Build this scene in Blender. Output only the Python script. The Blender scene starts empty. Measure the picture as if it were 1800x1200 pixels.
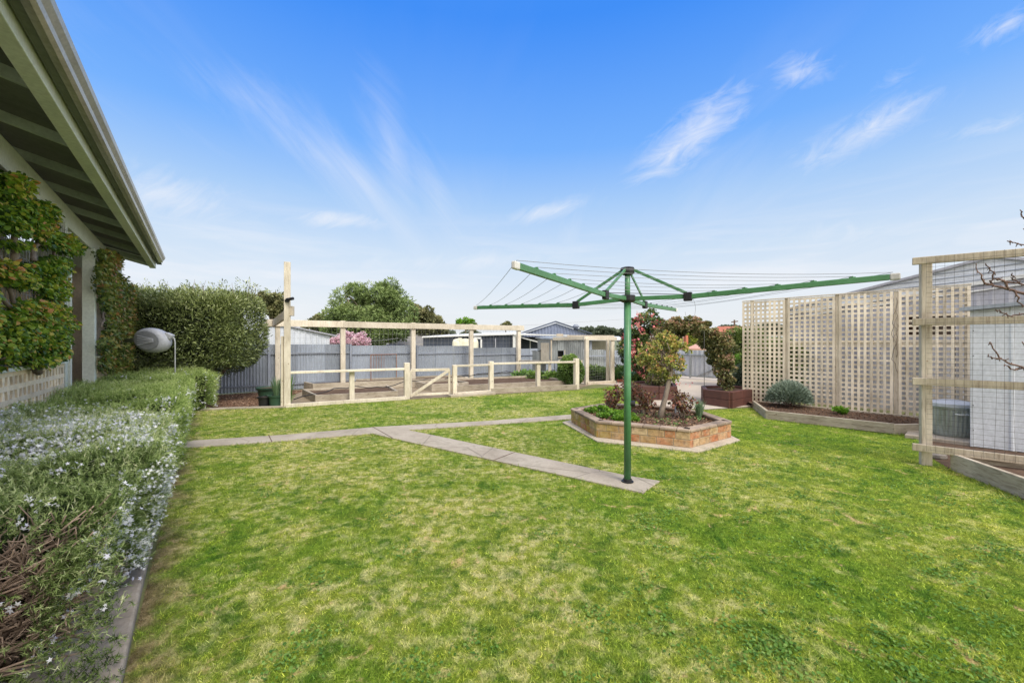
import bpy, math, random
import numpy as np
from mathutils import Vector, Matrix
random.seed(7); rng = np.random.default_rng(7)
scene = bpy.context.scene
COL = scene.collection
PI = math.pi
F, H = 720.0, 1.5          # focal length in photo pixels (1800 wide), eye height

# ------------------------------------------------------------------ survey helpers
def G(px, py, z=0.0):
    d = (H - z) * F / (py - 600.0); return Vector(((px - 900) / F * d, d, z))
def W(px, py, d): return Vector(((px - 900) / F * d, d, H - (py - 600) / F * d))
def AC(a, c, z=0.0): return Vector((-.6*a + .8*c, .8*a + .6*c, z))      # along the house, across from it
def onC(px, c):                                                        # (a, depth) where a pixel column meets line c
    r = (px - 900) / F; d = c / (.8*r + .6); return d * (.8 - .6*r), d

# ------------------------------------------------------------------ object helpers
ORG = {}
def tag(o, label, cat, group=None, kind=None):
    o['label'] = label; o['category'] = cat
    if group: o['group'] = group
    if kind: o['kind'] = kind
    return o
def thing(name, label, cat, loc, group=None):
    o = bpy.data.objects.new(name, None); COL.objects.link(o)
    o.location = loc; o.empty_display_size = .1; ORG[o.name] = Vector(loc)
    return tag(o, label, cat, group)
def link(name, me, mat, parent=None, bevel=0, smooth=False):
    o = bpy.data.objects.new(name, me); COL.objects.link(o)
    if mat is not None: me.materials.append(mat)
    if parent is not None:
        o.parent = parent; ORG[o.name] = ORG[parent.name]
        n = len(me.vertices); co = np.empty(n*3, 'f'); me.vertices.foreach_get('co', co)
        co = co.reshape(-1, 3) - np.array(ORG[parent.name], 'f'); me.vertices.foreach_set('co', co.ravel())
    else: ORG[o.name] = Vector((0, 0, 0))
    if smooth: me.polygons.foreach_set('use_smooth', np.ones(len(me.polygons), bool))
    if bevel:
        m = o.modifiers.new('Bevel', 'BEVEL'); m.width = bevel; m.segments = 2; m.limit_method = 'ANGLE'; m.angle_limit = .9
    me.update()
    return o
def structure(o): o['kind'] = 'structure'; return o
def sub_copy(root, delta, label=None, rotz=0):
    c = root.copy(); COL.objects.link(c); c.location = root.location + Vector(delta); c.rotation_euler = (0, 0, rotz); ORG[c.name] = ORG.get(root.name)
    if label: c['label'] = label
    for ch in list(root.children):
        d = ch.copy(); COL.objects.link(d); d.parent = c
        for g in list(ch.children):
            e = g.copy(); COL.objects.link(e); e.parent = d
    return c

class MB:
    def __init__(s): s.v = []; s.f = []; s.t = []
    def add(s, vs, fs, t=None):
        n = len(s.v); s.v += [tuple(v) for v in vs]; s.f += [tuple(i+n for i in f) for f in fs]
        t = random.random() if t is None else t
        s.t += [t]*len(vs); return s
    def box(s, c, size, rz=0, t=None):
        x, y, z = [k/2 for k in size]; R = Matrix.Rotation(rz, 3, 'Z'); c = Vector(c)
        vs = [c + R @ Vector((i*x, j*y, k*z)) for i in (-1, 1) for j in (-1, 1) for k in (-1, 1)]
        return s.add(vs, [(0,1,3,2),(4,6,7,5),(0,4,5,1),(2,3,7,6),(0,2,6,4),(1,5,7,3)], t)
    def bar(s, p, q, w, h, up=(0, 0, 1), t=None):          # w across, h along up
        p, q, up = Vector(p), Vector(q), Vector(up); d = (q-p).normalized()
        if abs(d.dot(up)) > .99: up = Vector((0, 1, 0))
        sd = d.cross(up).normalized(); u = sd.cross(d).normalized()
        vs = [b + sd*(i*w/2) + u*(j*h/2) for b in (p, q) for i, j in ((-1,-1),(1,-1),(1,1),(-1,1))]
        return s.add(vs, [(0,3,2,1),(4,5,6,7),(0,1,5,4),(1,2,6,5),(2,3,7,6),(3,0,4,7)], t)
    def tube(s, pts, rad, n=8, t=None, cap=True):
        pts = [Vector(p) for p in pts]; k = len(pts)
        if not hasattr(rad, '__len__'): rad = [rad]*k
        vs = []; fs = []; ref = Vector((0, 0, 1)); prev = None
        for i, p in enumerate(pts):
            d = (pts[min(i+1, k-1)] - pts[max(i-1, 0)]).normalized()
            if prev is None:
                prev = d.cross(ref) if abs(d.z) < .95 else d.cross(Vector((1, 0, 0)))
            a = (prev - d*prev.dot(d)).normalized(); prev = a; b = d.cross(a)
            for j in range(n):
                w = 2*PI*j/n; vs.append(p + (a*math.cos(w) + b*math.sin(w))*rad[i])
        for i in range(k-1):
            for j in range(n):
                fs.append((i*n+j, i*n+(j+1) % n, (i+1)*n+(j+1) % n, (i+1)*n+j))
        if cap: fs.append(tuple(range(n-1, -1, -1))); fs.append(tuple((k-1)*n+j for j in range(n)))
        return s.add(vs, fs, t)
    def prism(s, poly, z0, z1, t=None):
        n = len(poly); vs = [(p[0], p[1], z0) for p in poly] + [(p[0], p[1], z1) for p in poly]
        fs = [tuple(range(n-1, -1, -1)), tuple(range(n, 2*n))] + [(i, (i+1) % n, n+(i+1) % n, n+i) for i in range(n)]
        return s.add(vs, fs, t)
    def slab(s, pts, off, t=None):                          # planar polygon extruded along off
        n = len(pts); off = Vector(off); vs = [Vector(p) for p in pts] + [Vector(p)+off for p in pts]
        fs = [tuple(range(n-1, -1, -1)), tuple(range(n, 2*n))] + [(i, (i+1) % n, n+(i+1) % n, n+i) for i in range(n)]
        return s.add(vs, fs, t)
    def lathe(s, c, prof, n=32, ribs=0, amp=0, t=None):
        c = Vector(c); vs = []; fs = []
        for r, z, *k in prof:
            for j in range(n):
                w = 2*PI*j/n; rr = r + (amp*math.cos(ribs*w) if (ribs and k) else 0)
                vs.append(c + Vector((rr*math.cos(w), rr*math.sin(w), z)))
        for i in range(len(prof)-1):
            for j in range(n): fs.append((i*n+j, i*n+(j+1) % n, (i+1)*n+(j+1) % n, (i+1)*n+j))
        fs.append(tuple(range(n-1, -1, -1))); fs.append(tuple((len(prof)-1)*n+j for j in range(n)))
        return s.add(vs, fs, t)
    def build(s, name, mat, parent=None, bevel=0, smooth=False):
        me = bpy.data.meshes.new(name); me.from_pydata(s.v, [], s.f)
        at = me.attributes.new('tint', 'FLOAT', 'POINT'); at.data.foreach_set('value', np.array(s.t, 'f'))
        return link(name, me, mat, parent, bevel, smooth)

def np_mesh(name, V, T, tint, mat, parent=None, smooth=False):
    me = bpy.data.meshes.new(name); nv, nt = len(V), len(T)
    me.vertices.add(nv); me.vertices.foreach_set('co', V.astype('f').ravel())
    me.loops.add(nt*3); me.loops.foreach_set('vertex_index', T.astype('i').ravel())
    me.polygons.add(nt); me.polygons.foreach_set('loop_start', np.arange(0, nt*3, 3, dtype='i'))
    me.update(calc_edges=True)
    at = me.attributes.new('tint', 'FLOAT', 'POINT'); at.data.foreach_set('value', tint.astype('f'))
    return link(name, me, mat, parent, 0, smooth)

TPL = {
 'leaf': (np.array([(0,0,0),(-.30,.45,.10),(0,1,-.05),(.30,.45,.10)]), np.array([(0,3,2),(0,2,1)])),
 'broad': (np.array([(0,0,0),(-.42,.30,.10),(-.30,.75,.05),(0,1,-.08),(.30,.75,.05),(.42,.30,.10)]), np.array([(0,5,4),(0,4,3),(0,3,2),(0,2,1)])),
 'narrow': (np.array([(0,0,0),(-.13,.45,.03),(0,1,-.05),(.13,.45,.03)]), np.array([(0,3,2),(0,2,1)])),
 'needle': (np.array([(-.07,0,0),(.07,0,0),(.04,1,0)]), np.array([(0,1,2)])),
 'blade': (np.array([(-.06,0,0),(.06,0,0),(.035,.6,.05),(0,1,.16),(-.035,.6,.05)]), np.array([(0,1,2),(0,2,4),(4,2,3)])),
}
a5 = [(.5*math.cos(k*2*PI/10)*(1 if k % 2 == 0 else .45), .5*math.sin(k*2*PI/10)*(1 if k % 2 == 0 else .45), .12 if k % 2 == 0 else 0) for k in range(10)]
TPL['flower'] = (np.array([(0,0,0)] + a5), np.array([(0, 1+k, 1+(k+1) % 10) for k in range(10)]))
def unit(a): return a / np.maximum(np.linalg.norm(a, axis=1, keepdims=True), 1e-9)
def rnd_unit(n): return unit(rng.normal(size=(n, 3)))
def scatter(name, P, D, size, kind, mat, parent=None, tint=None, up=None, jit=.35):
    """one foliage mesh: a leaf of `kind` at each P pointing along D, size per leaf"""
    n = len(P); tv, tf = TPL[kind]; k = len(tv)
    size = np.broadcast_to(np.asarray(size, float), (n,)) * (1 + jit*rng.uniform(-1, 1, n))
    D = unit(D); R = rnd_unit(n) if up is None else unit(np.broadcast_to(np.asarray(up, float), (n, 3)) + .5*rnd_unit(n))
    S = unit(np.cross(D, R)); N = np.cross(S, D)
    V = P[:, None, :] + size[:, None, None]*(tv[None, :, 0, None]*S[:, None, :] + tv[None, :, 1, None]*D[:, None, :] + tv[None, :, 2, None]*N[:, None, :])
    T = tf[None] + (np.arange(n)*k)[:, None, None]
    if tint is None: tint = rng.uniform(0, 1, n)
    return np_mesh(name, V.reshape(-1, 3), T.reshape(-1, 3), np.repeat(tint, k), mat, parent)

# ------------------------------------------------------------------ materials
def newmat(name):
    m = bpy.data.materials.new(name); m.use_nodes = True; nt = m.node_tree; nt.nodes.clear()
    out = nt.nodes.new('ShaderNodeOutputMaterial'); return m, nt, out
def nd(nt, typ, **kw):
    n = nt.nodes.new(typ)
    for k, v in kw.items():
        if k in n.inputs: n.inputs[k].default_value = v
        else: setattr(n, k, v)
    return n
def ramp(nt, fac, stops, interp='LINEAR'):
    r = nt.nodes.new('ShaderNodeValToRGB'); cr = r.color_ramp; cr.interpolation = interp
    while len(cr.elements) < len(stops): cr.elements.new(.5)
    for e, (p, c) in zip(cr.elements, stops): e.position = p; e.color = (*c[:3], 1)
    nt.links.new(fac, r.inputs[0]); return r.outputs[0]
def noise(nt, scale, detail=4, rough=.55, vec=None, dist=0.0):
    n = nd(nt, 'ShaderNodeTexNoise', Scale=scale, Detail=detail, Roughness=rough, Distortion=dist)
    if vec is not None: nt.links.new(vec, n.inputs['Vector'])
    return n.outputs['Fac']
def posvec(nt, scale=(1, 1, 1)):
    g = nt.nodes.new('ShaderNodeNewGeometry'); mp = nt.nodes.new('ShaderNodeMapping'); mp.inputs['Scale'].default_value = scale
    nt.links.new(g.outputs['Position'], mp.inputs['Vector']); return mp.outputs[0]
def mixc(nt, a, b, fac, blend='MIX'):
    m = nt.nodes.new('ShaderNodeMix'); m.data_type = 'RGBA'; m.blend_type = blend
    for s, v in ((0, fac), (6, a), (7, b)):
        if isinstance(v, (int, float)): m.inputs[s].default_value = v
        elif isinstance(v, tuple): m.inputs[s].default_value = (*v[:3], 1)
        else: nt.links.new(v, m.inputs[s])
    return m.outputs[2]
def math_(nt, op, a, b=None, clamp=False):
    m = nt.nodes.new('ShaderNodeMath'); m.operation = op; m.use_clamp = clamp
    for i, v in enumerate((a, b)):
        if v is None: continue
        if isinstance(v, (int, float)): m.inputs[i].default_value = v
        else: nt.links.new(v, m.inputs[i])
    return m.outputs[0]
def attr(nt, name='tint'):
    a = nt.nodes.new('ShaderNodeAttribute'); a.attribute_name = name; return a.outputs['Fac']
def bsdf(nt, out, col, rough=.6, metal=0.0, bump=None, bstr=.3, bdist=.01, spec=.5):
    b = nt.nodes.new('ShaderNodeBsdfPrincipled')
    if isinstance(col, tuple): b.inputs['Base Color'].default_value = (*col, 1)
    else: nt.links.new(col, b.inputs['Base Color'])
    if isinstance(rough, (int, float)): b.inputs['Roughness'].default_value = rough
    else: nt.links.new(rough, b.inputs['Roughness'])
    b.inputs['Metallic'].default_value = metal; b.inputs['Specular IOR Level'].default_value = spec
    if bump is not None:
        bp = nd(nt, 'ShaderNodeBump', Strength=bstr, Distance=bdist); nt.links.new(bump, bp.inputs['Height']); nt.links.new(bp.outputs[0], b.inputs['Normal'])
    nt.links.new(b.outputs[0], out.inputs[0]); return b
def weathered(name, base, dark, light=None, rough=.6, metal=0, s1=3.0, s2=30.0, stretch=(1, 1, 1), bstr=.25, spec=.4, tintamt=.25, amt=.6):
    """general worn surface: broad stains + fine grain + per-piece tint"""
    m, nt, out = newmat(name); light = light or tuple(min(1, c*1.25) for c in base)
    v = posvec(nt, stretch); n1 = noise(nt, s1, 5, .6, v, .4); n2 = noise(nt, s2, 4, .6, v)
    c = ramp(nt, n1, [(.32, dark), (.52, base), (.75, light)])
    c = mixc(nt, base, c, amt)
    g = ramp(nt, n2, [(.3, (.72,)*3), (.7, (1.12,)*3)]); c = mixc(nt, c, g, .55, 'MULTIPLY')
    t = ramp(nt, attr(nt), [(0, (1-tintamt,)*3), (1, (1+tintamt*.4,)*3)]); c = mixc(nt, c, t, 1.0, 'MULTIPLY')
    bsdf(nt, out, c, rough, metal, n2, bstr, .006, spec); return m
def timber(name, base, dark, light, grainy=(18, 18, 2.0), bstr=.35, tintamt=.2, knots=True):
    m, nt, out = newmat(name)
    v = posvec(nt, grainy); g1 = noise(nt, 2.2, 6, .65, v, .8)
    v2 = posvec(nt); n1 = noise(nt, 1.7, 4, .6, v2)
    c = ramp(nt, g1, [(.28, dark), (.47, base), (.72, light)])
    st = ramp(nt, n1, [(.35, (.72, .70, .66)), (.6, (1.08,)*3)]); c = mixc(nt, c, st, .7, 'MULTIPLY')
    t = ramp(nt, attr(nt), [(0, (1-tintamt,)*3), (1, (1+tintamt*.4,)*3)]); c = mixc(nt, c, t, 1.0, 'MULTIPLY')
    if knots:
        vo = nd(nt, 'ShaderNodeTexVoronoi', Scale=5.5); nt.links.new(v2, vo.inputs['Vector'])
        k = ramp(nt, vo.outputs['Distance'], [(.04, (.35, .25, .16)), (.085, (1, 1, 1))]); c = mixc(nt, c, k, .8, 'MULTIPLY')
    bsdf(nt, out, c, .78, 0, g1, bstr, .005, .25); return m
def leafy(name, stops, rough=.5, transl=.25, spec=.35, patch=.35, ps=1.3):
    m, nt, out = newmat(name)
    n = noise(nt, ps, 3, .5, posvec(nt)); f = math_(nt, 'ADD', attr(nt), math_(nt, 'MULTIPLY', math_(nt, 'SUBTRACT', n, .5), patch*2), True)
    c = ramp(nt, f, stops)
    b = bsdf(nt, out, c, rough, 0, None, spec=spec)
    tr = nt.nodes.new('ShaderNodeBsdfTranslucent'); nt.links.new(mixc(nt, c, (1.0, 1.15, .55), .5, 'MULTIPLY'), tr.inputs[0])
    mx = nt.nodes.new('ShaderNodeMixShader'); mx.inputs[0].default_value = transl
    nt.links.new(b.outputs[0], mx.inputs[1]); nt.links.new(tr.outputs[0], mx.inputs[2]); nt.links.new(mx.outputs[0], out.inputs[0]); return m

def lawn_color(nt, blade):
    v = posvec(nt)
    n1 = noise(nt, .55, 4, .62, v, .5); n2 = noise(nt, 2.6, 5, .65, v, .6); n3 = noise(nt, 11.0, 4, .65, v)
    # drier in front of the slab, richer to the right and along the hedge
    sep = nt.nodes.new('ShaderNodeSeparateXYZ'); nt.links.new(v, sep.inputs[0])
    rich = ramp(nt, math_(nt, 'MULTIPLY', sep.outputs[0], .25), [(0, (.0,)*3), (1, (1,)*3)])
    s = math_(nt, 'ADD', math_(nt, 'MULTIPLY', n1, .34), math_(nt, 'ADD', math_(nt, 'MULTIPLY', n2, .40), math_(nt, 'MULTIPLY', n3, .26)))
    s = math_(nt, 'SUBTRACT', s, math_(nt, 'MULTIPLY', rich, .065))
    green = ramp(nt, n2, [(.32, (.085, .185, .026)), (.47, (.195, .315, .036)), (.66, (.38, .47, .060))])
    warm = ramp(nt, n1, [(.38, (.25, .37, .040)), (.62, (.60, .60, .11))])
    c = mixc(nt, green, warm, .5)
    n5 = noise(nt, 5.5, 4, .7, v, 1.0); c = mixc(nt, c, ramp(nt, n5, [(.37, (.50, .66, .66)), (.48, (1,)*3), (.66, (1.2, 1.1, 1.05))]), 1.0, 'MULTIPLY')
    dry = ramp(nt, s, [(.46, (0,)*3), (.575, (1,)*3)])
    dry = mixc(nt, (0, 0, 0), dry, ramp(nt, n3, [(.42, (.12,)*3), (.56, (1,)*3)]))
    straw = ramp(nt, n3, [(.35, (.60, .45, .22)), (.6, (.82, .74, .38))])
    c = mixc(nt, c, (1.02, 1.08, .95), 1.0, 'MULTIPLY')
    if blade:
        t = attr(nt)
        c = mixc(nt, c, ramp(nt, t, [(0, (.34, .42, .34)), (.35, (.72, .80, .68)), (.55, (1, 1, 1)), (.8, (1.55, 1.4, 1.7)), (1, (2.1, 1.8, 3.0))]), 1.0, 'MULTIPLY')
        dry = math_(nt, 'MULTIPLY', dry, ramp(nt, t, [(.2, (.15,)*3), (.6, (.95,)*3)]))
        clump = noise(nt, 38.0, 3, .6, v); c = mixc(nt, c, ramp(nt, clump, [(.34, (.42, .50, .42)), (.5, (.95,)*3), (.66, (1.5, 1.35, 1.3))]), 1.0, 'MULTIPLY')
        c = mixc(nt, c, mixc(nt, straw, ramp(nt, t, [(0, (.45,)*3), (.7, (1.1,)*3)]), 1.0, 'MULTIPLY'), dry)
    else:
        c = mixc(nt, c, straw, math_(nt, 'MULTIPLY', dry, .7)); c = mixc(nt, c, ramp(nt, n3, [(.3, (.35,)*3), (.7, (.7,)*3)]), 1.0, 'MULTIPLY')
    # small bare tan spots, mostly left of centre
    n6 = noise(nt, 3.4, 5, .72, v, 1.4); spot = math_(nt, 'MULTIPLY', ramp(nt, n6, [(.595, (0,)*3), (.66, (.85,)*3)]), ramp(nt, n3, [(.40, (.15,)*3), (.55, (1,)*3)]))
    c = mixc(nt, c, (.60, .43, .22), spot)
    # worn brown thatch beside the hedge kerb
    cc = math_(nt, 'ADD', math_(nt, 'MULTIPLY', sep.outputs[0], .8), math_(nt, 'MULTIPLY', sep.outputs[1], .6))
    band = ramp(nt, math_(nt, 'ADD', cc, 1.0), [(.70, (1,)*3), (.78, (.75,)*3), (.99, (0,)*3)])
    wf = math_(nt, 'MULTIPLY', band, ramp(nt, n2, [(.42, (.12,)*3), (.56, (1,)*3)]))
    brown = ramp(nt, n3, [(.35, (.10, .07, .04)), (.65, (.36, .27, .15))])
    c = mixc(nt, c, brown, wf)
    return c, n3
def lawn_mats():
    m, nt, out = newmat('grass_blades'); c, n = lawn_color(nt, True); b = bsdf(nt, out, c, .65, 0, None, spec=.12)
    tr = nt.nodes.new('ShaderNodeBsdfTranslucent'); nt.links.new(c, tr.inputs[0]); mx = nt.nodes.new('ShaderNodeMixShader'); mx.inputs[0].default_value = .3
    nt.links.new(b.outputs[0], mx.inputs[1]); nt.links.new(tr.outputs[0], mx.inputs[2]); nt.links.new(mx.outputs[0], out.inputs[0])
    m2, nt, out = newmat('turf'); c, n = lawn_color(nt, False); n4 = noise(nt, 60, 3, .6, posvec(nt)); bsdf(nt, out, c, .9, 0, n4, .8, .03, .1)
    return m, m2
M = {}
M['blades'], M['turf'] = lawn_mats()
M['cream'] = timber('cream_painted_timber', (.68, .61, .49), (.50, .43, .33), (.78, .71, .59), bstr=.25, tintamt=.15)
M['pine'] = timber('pale_pine', (.60, .52, .41), (.38, .31, .23), (.70, .62, .51), tintamt=.15)
M['lath'] = timber('lattice_pine', (.80, .69, .54), (.54, .44, .33), (.88, .78, .64), tintamt=.25)
M['grey_pine'] = timber('greying_pine', (.46, .39, .29), (.28, .22, .16), (.56, .49, .38), tintamt=.12)
M['grey_timber'] = timber('weathered_sleeper', (.43, .37, .29), (.19, .155, .11), (.55, .49, .39), grainy=(3, 3, 20), bstr=.5)
M['fence'] = weathered('corrugated_blue_grey', (.36, .40, .46), (.27, .30, .36), (.45, .49, .55), rough=.5, metal=.1, stretch=(1, 1, .25), bstr=.08, s1=.9)
M['fence_rail'] = weathered('fence_rail_steel', (.30, .33, .39), (.2, .22, .28), rough=.5)
M['galv'] = weathered('galvanised_iron', (.42, .45, .46), (.24, .26, .27), (.56, .58, .59), rough=.45, metal=.4, stretch=(1, 1, .3), s1=4, s2=18)
M['galv_mossy'] = weathered('mossy_galvanised_iron', (.42, .46, .43), (.18, .22, .14), (.60, .63, .62), rough=.5, metal=.35, stretch=(1, 1, .4), s1=7, s2=40)
M['shed_grey'] = weathered('shed_sheet_grey', (.44, .44, .49), (.36, .36, .41), (.50, .5, .55), rough=.45, stretch=(1, 1, .5), bstr=.05, s1=1.2, amt=.6)
M['shed_white'] = weathered('shed_sheet_white', (.66, .69, .74), (.52, .55, .60), (.74, .77, .82), rough=.42, stretch=(1, 1, .6), bstr=.06, s1=2.2)
M['white'] = weathered('white_paint', (.78, .78, .76), (.62, .62, .60), (.82,)*3, rough=.45, bstr=.05)
M['navy'] = weathered('blue_grey_sheet', (.075, .09, .13), (.055, .065, .095), (.10, .12, .16), rough=.5, bstr=.05)
M['blue_gable'] = weathered('slate_blue_sheet', (.23, .27, .38), (.18, .21, .31), (.28, .32, .43), rough=.5, bstr=.05)
M['slate'] = weathered('dark_slate_sheet', (.10, .12, .17), (.08, .09, .13), rough=.75, spec=.1)
M['roof_dark'] = weathered('dark_roof_tile', (.24, .23, .22), (.15, .14, .14), (.33, .31, .3), rough=.8)
M['terracotta'] = weathered('terracotta_tile', (.52, .17, .09), (.38, .11, .06), (.62, .24, .14), rough=.75)
M['pink_roof'] = weathered('pink_tile', (.60, .34, .26), (.48, .26, .2), (.68, .42, .34), rough=.75)
M['house_cream'] = weathered('cream_render', (.62, .57, .47), (.5, .45, .36), rough=.8)
M['house_wall'] = weathered('beige_render', (.72, .61, .50), (.60, .50, .40), rough=.85)
M['green_paint'] = weathered('pale_green_paint', (.76, .81, .71), (.58, .63, .53), (.84, .87, .79), rough=.5, bstr=.08, s1=1.5)
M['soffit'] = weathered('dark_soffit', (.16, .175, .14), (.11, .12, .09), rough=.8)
M['rafter'] = weathered('green_rafter', (.36, .42, .32), (.26, .31, .23), rough=.7)
M['gutter'] = weathered('taupe_gutter', (.40, .37, .34), (.25, .23, .21), (.52, .48, .44), rough=.25, metal=.25, bstr=.05, s1=2)
M['breeze'] = weathered('cream_breeze_block', (.95, .80, .56), (.72, .58, .38), (.98, .86, .66), rough=.85, s1=5)
M['hoist_green'] = weathered('hoist_green_paint', (.085, .235, .10), (.06, .17, .07), (.12, .28, .14), rough=.35, bstr=.06, s1=2, s2=14, tintamt=.1)
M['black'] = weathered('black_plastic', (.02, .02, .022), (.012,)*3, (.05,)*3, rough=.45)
M['wire'] = weathered('plastic_coated_line', (.30, .31, .33), (.22,)*3, rough=.4)
M['mesh_wire'] = weathered('dull_wire', (.10, .095, .085), (.06,)*3, rough=.6)
M['net_wire'] = weathered('pale_netting_wire', (.30, .30, .29), (.2,)*3, rough=.6)
M['cap'] = weathered('off_white_cap', (.68, .66, .62), (.45, .42, .38), rough=.5)
M['concrete'] = weathered('path_concrete', (.50, .43, .34), (.36, .30, .23), (.60, .53, .43), rough=.9, s1=1.6, s2=55, bstr=.4)
mm = M['concrete']; nt = mm.node_tree; b_ = [n for n in nt.nodes if n.type == 'BSDF_PRINCIPLED'][0]; src = b_.inputs['Base Color'].links[0].from_socket; v = posvec(nt)
c = mixc(nt, src, (.17, .155, .11), ramp(nt, noise(nt, 3.3, 6, .7, v, 1.2), [(.50, (0,)*3), (.72, (.6,)*3)])); vo = nd(nt, 'ShaderNodeTexVoronoi', Scale=.8); vo.feature = 'DISTANCE_TO_EDGE'; nt.links.new(v, vo.inputs['Vector'])
c = mixc(nt, c, (.10, .085, .06), ramp(nt, vo.outputs['Distance'], [(.0015, (.6,)*3), (.006, (0,)*3)])); nt.links.new(c, b_.inputs['Base Color'])
mm = M['hoist_green']; nt = mm.node_tree; b_ = [n for n in nt.nodes if n.type == 'BSDF_PRINCIPLED'][0]; src = b_.inputs['Base Color'].links[0].from_socket; v = posvec(nt)
c = mixc(nt, src, (.30, .36, .27), ramp(nt, noise(nt, 26, 6, .75, v, .6), [(.62, (0,)*3), (.70, (.7,)*3)])); nt.links.new(c, b_.inputs['Base Color'])
M['drive'] = weathered('driveway_concrete', (.55, .47, .38), (.46, .38, .30), (.62, .54, .45), rough=.9, s1=.8, s2=30, bstr=.2)
M['kerb'] = weathered('kerb_concrete', (.46, .385, .30), (.24, .2, .15), (.58, .5, .4), rough=.9, s1=6, s2=50, bstr=.6)
M['soil'] = weathered('bed_soil', (.13, .085, .06), (.07, .045, .03), (.21, .15, .11), rough=1, s1=9, s2=60, bstr=1, spec=.1)
M['soil_path'] = weathered('trodden_garden_soil', (.30, .24, .17), (.18, .14, .09), (.40, .34, .25), rough=1, s1=3, s2=40, bstr=.8, spec=.1)
M['mulch'] = weathered('bark_mulch', (.22, .13, .085), (.10, .06, .04), (.34, .22, .15), rough=1, s1=9, s2=45, bstr=1, spec=.1)
M['chips'] = leafy('bark_chips', [(0, (.09, .05, .035)), (.5, (.24, .14, .09)), (1, (.42, .29, .19))], .9, 0, .1)
M['earth'] = weathered('dry_ground', (.17, .18, .07), (.12, .12, .05), (.25, .24, .11), rough=1, s1=.3, s2=3)
M['bark'] = weathered('tree_bark', (.25, .20, .155), (.11, .085, .065), (.38, .32, .26), rough=.9, stretch=(1, 1, .3), s1=14, s2=60, bstr=.9)
M['bark_dark'] = weathered('dark_twigs', (.16, .10, .08), (.06, .04, .03), (.30, .2, .16), rough=.9, s1=12, s2=60, bstr=.6)
M['twig'] = weathered('rosemary_twigs', (.37, .27, .205), (.12, .085, .06), (.56, .44, .35), rough=.9, s1=10, s2=60, tintamt=.5)
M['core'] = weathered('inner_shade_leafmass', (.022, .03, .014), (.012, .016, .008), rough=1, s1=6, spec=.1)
M['redbrick'] = weathered('brown_glazed_block', (.115, .045, .035), (.065, .03, .025), (.18, .075, .058), rough=.6, s1=4, s2=40)
M['mortar'] = weathered('pale_mortar', (.40, .35, .27), (.22, .2, .14), rough=.95)
M['pot_green'] = weathered('green_pot', (.035, .085, .05), (.02, .05, .03), rough=.45)
M['reel'] = weathered('reel_grey_plastic', (.52, .53, .57), (.44, .45, .48), (.6, .61, .65), rough=.4, bstr=.04)
M['reel_dark'] = weathered('reel_dark_plastic', (.27, .28, .30), (.2,)*3, rough=.4, bstr=.04)
M['hose'] = weathered('pale_hose', (.55, .57, .57), (.4,)*3, rough=.4)
M['tank'] = weathered('cream_poly_tank', (.70, .66, .50), (.6, .55, .4), rough=.5, bstr=.03)
M['rock'] = weathered('grey_rock', (.25, .22, .19), (.12, .1, .09), rough=.95, s1=12, bstr=.9)
# bricks: per-block tint drives colour
m, nt, out = newmat('mottled_brick'); v = posvec(nt)
c = ramp(nt, attr(nt), [(0, (.22, .12, .085)), (.2, (.36, .17, .09)), (.4, (.47, .21, .11)), (.6, (.50, .33, .20)), (.8, (.42, .27, .13)), (1, (.56, .45, .30))])
n1 = noise(nt, 9, 5, .65, v, .5); c = mixc(nt, c, (.50, .43, .32), ramp(nt, n1, [(.45, (0,)*3), (.66, (.65,)*3)]))
c = mixc(nt, c, (.16, .10, .07), ramp(nt, noise(nt, 14, 5, .6, v), [(.5, (0,)*3), (.7, (.7,)*3)]))
sepb = nt.nodes.new('ShaderNodeSeparateXYZ'); nt.links.new(v, sepb.inputs[0])
moss = math_(nt, 'MULTIPLY', ramp(nt, sepb.outputs[0], [(.0, (1,)*3), (1, (0,)*3)]), 1.0)
mossf = math_(nt, 'MULTIPLY', ramp(nt, noise(nt, 5, 4, .6, v), [(.45, (0,)*3), (.6, (.8,)*3)]), ramp(nt, math_(nt, 'MULTIPLY', sepb.outputs[0], .5), [(.58, (1,)*3), (.85, (.15,)*3)]))
c = mixc(nt, c, (.33, .29, .06), mossf); c = mixc(nt, c, (1.0, .92, .84), 1.0, 'MULTIPLY'); c = mixc(nt, c, ramp(nt, noise(nt, 22, 5, .7, v), [(.3, (.6,)*3), (.6, (1.1,)*3)]), .8, 'MULTIPLY')
bsdf(nt, out, c, .85, 0, noise(nt, 45, 4, .7, v), .6, .008, .2); M['brick'] = m
M['capbrick'] = weathered('grey_brown_capping', (.36, .27, .20), (.19, .15, .125), (.48, .38, .28), rough=.85, s1=6, s2=40, bstr=.5, tintamt=.45)
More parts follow.
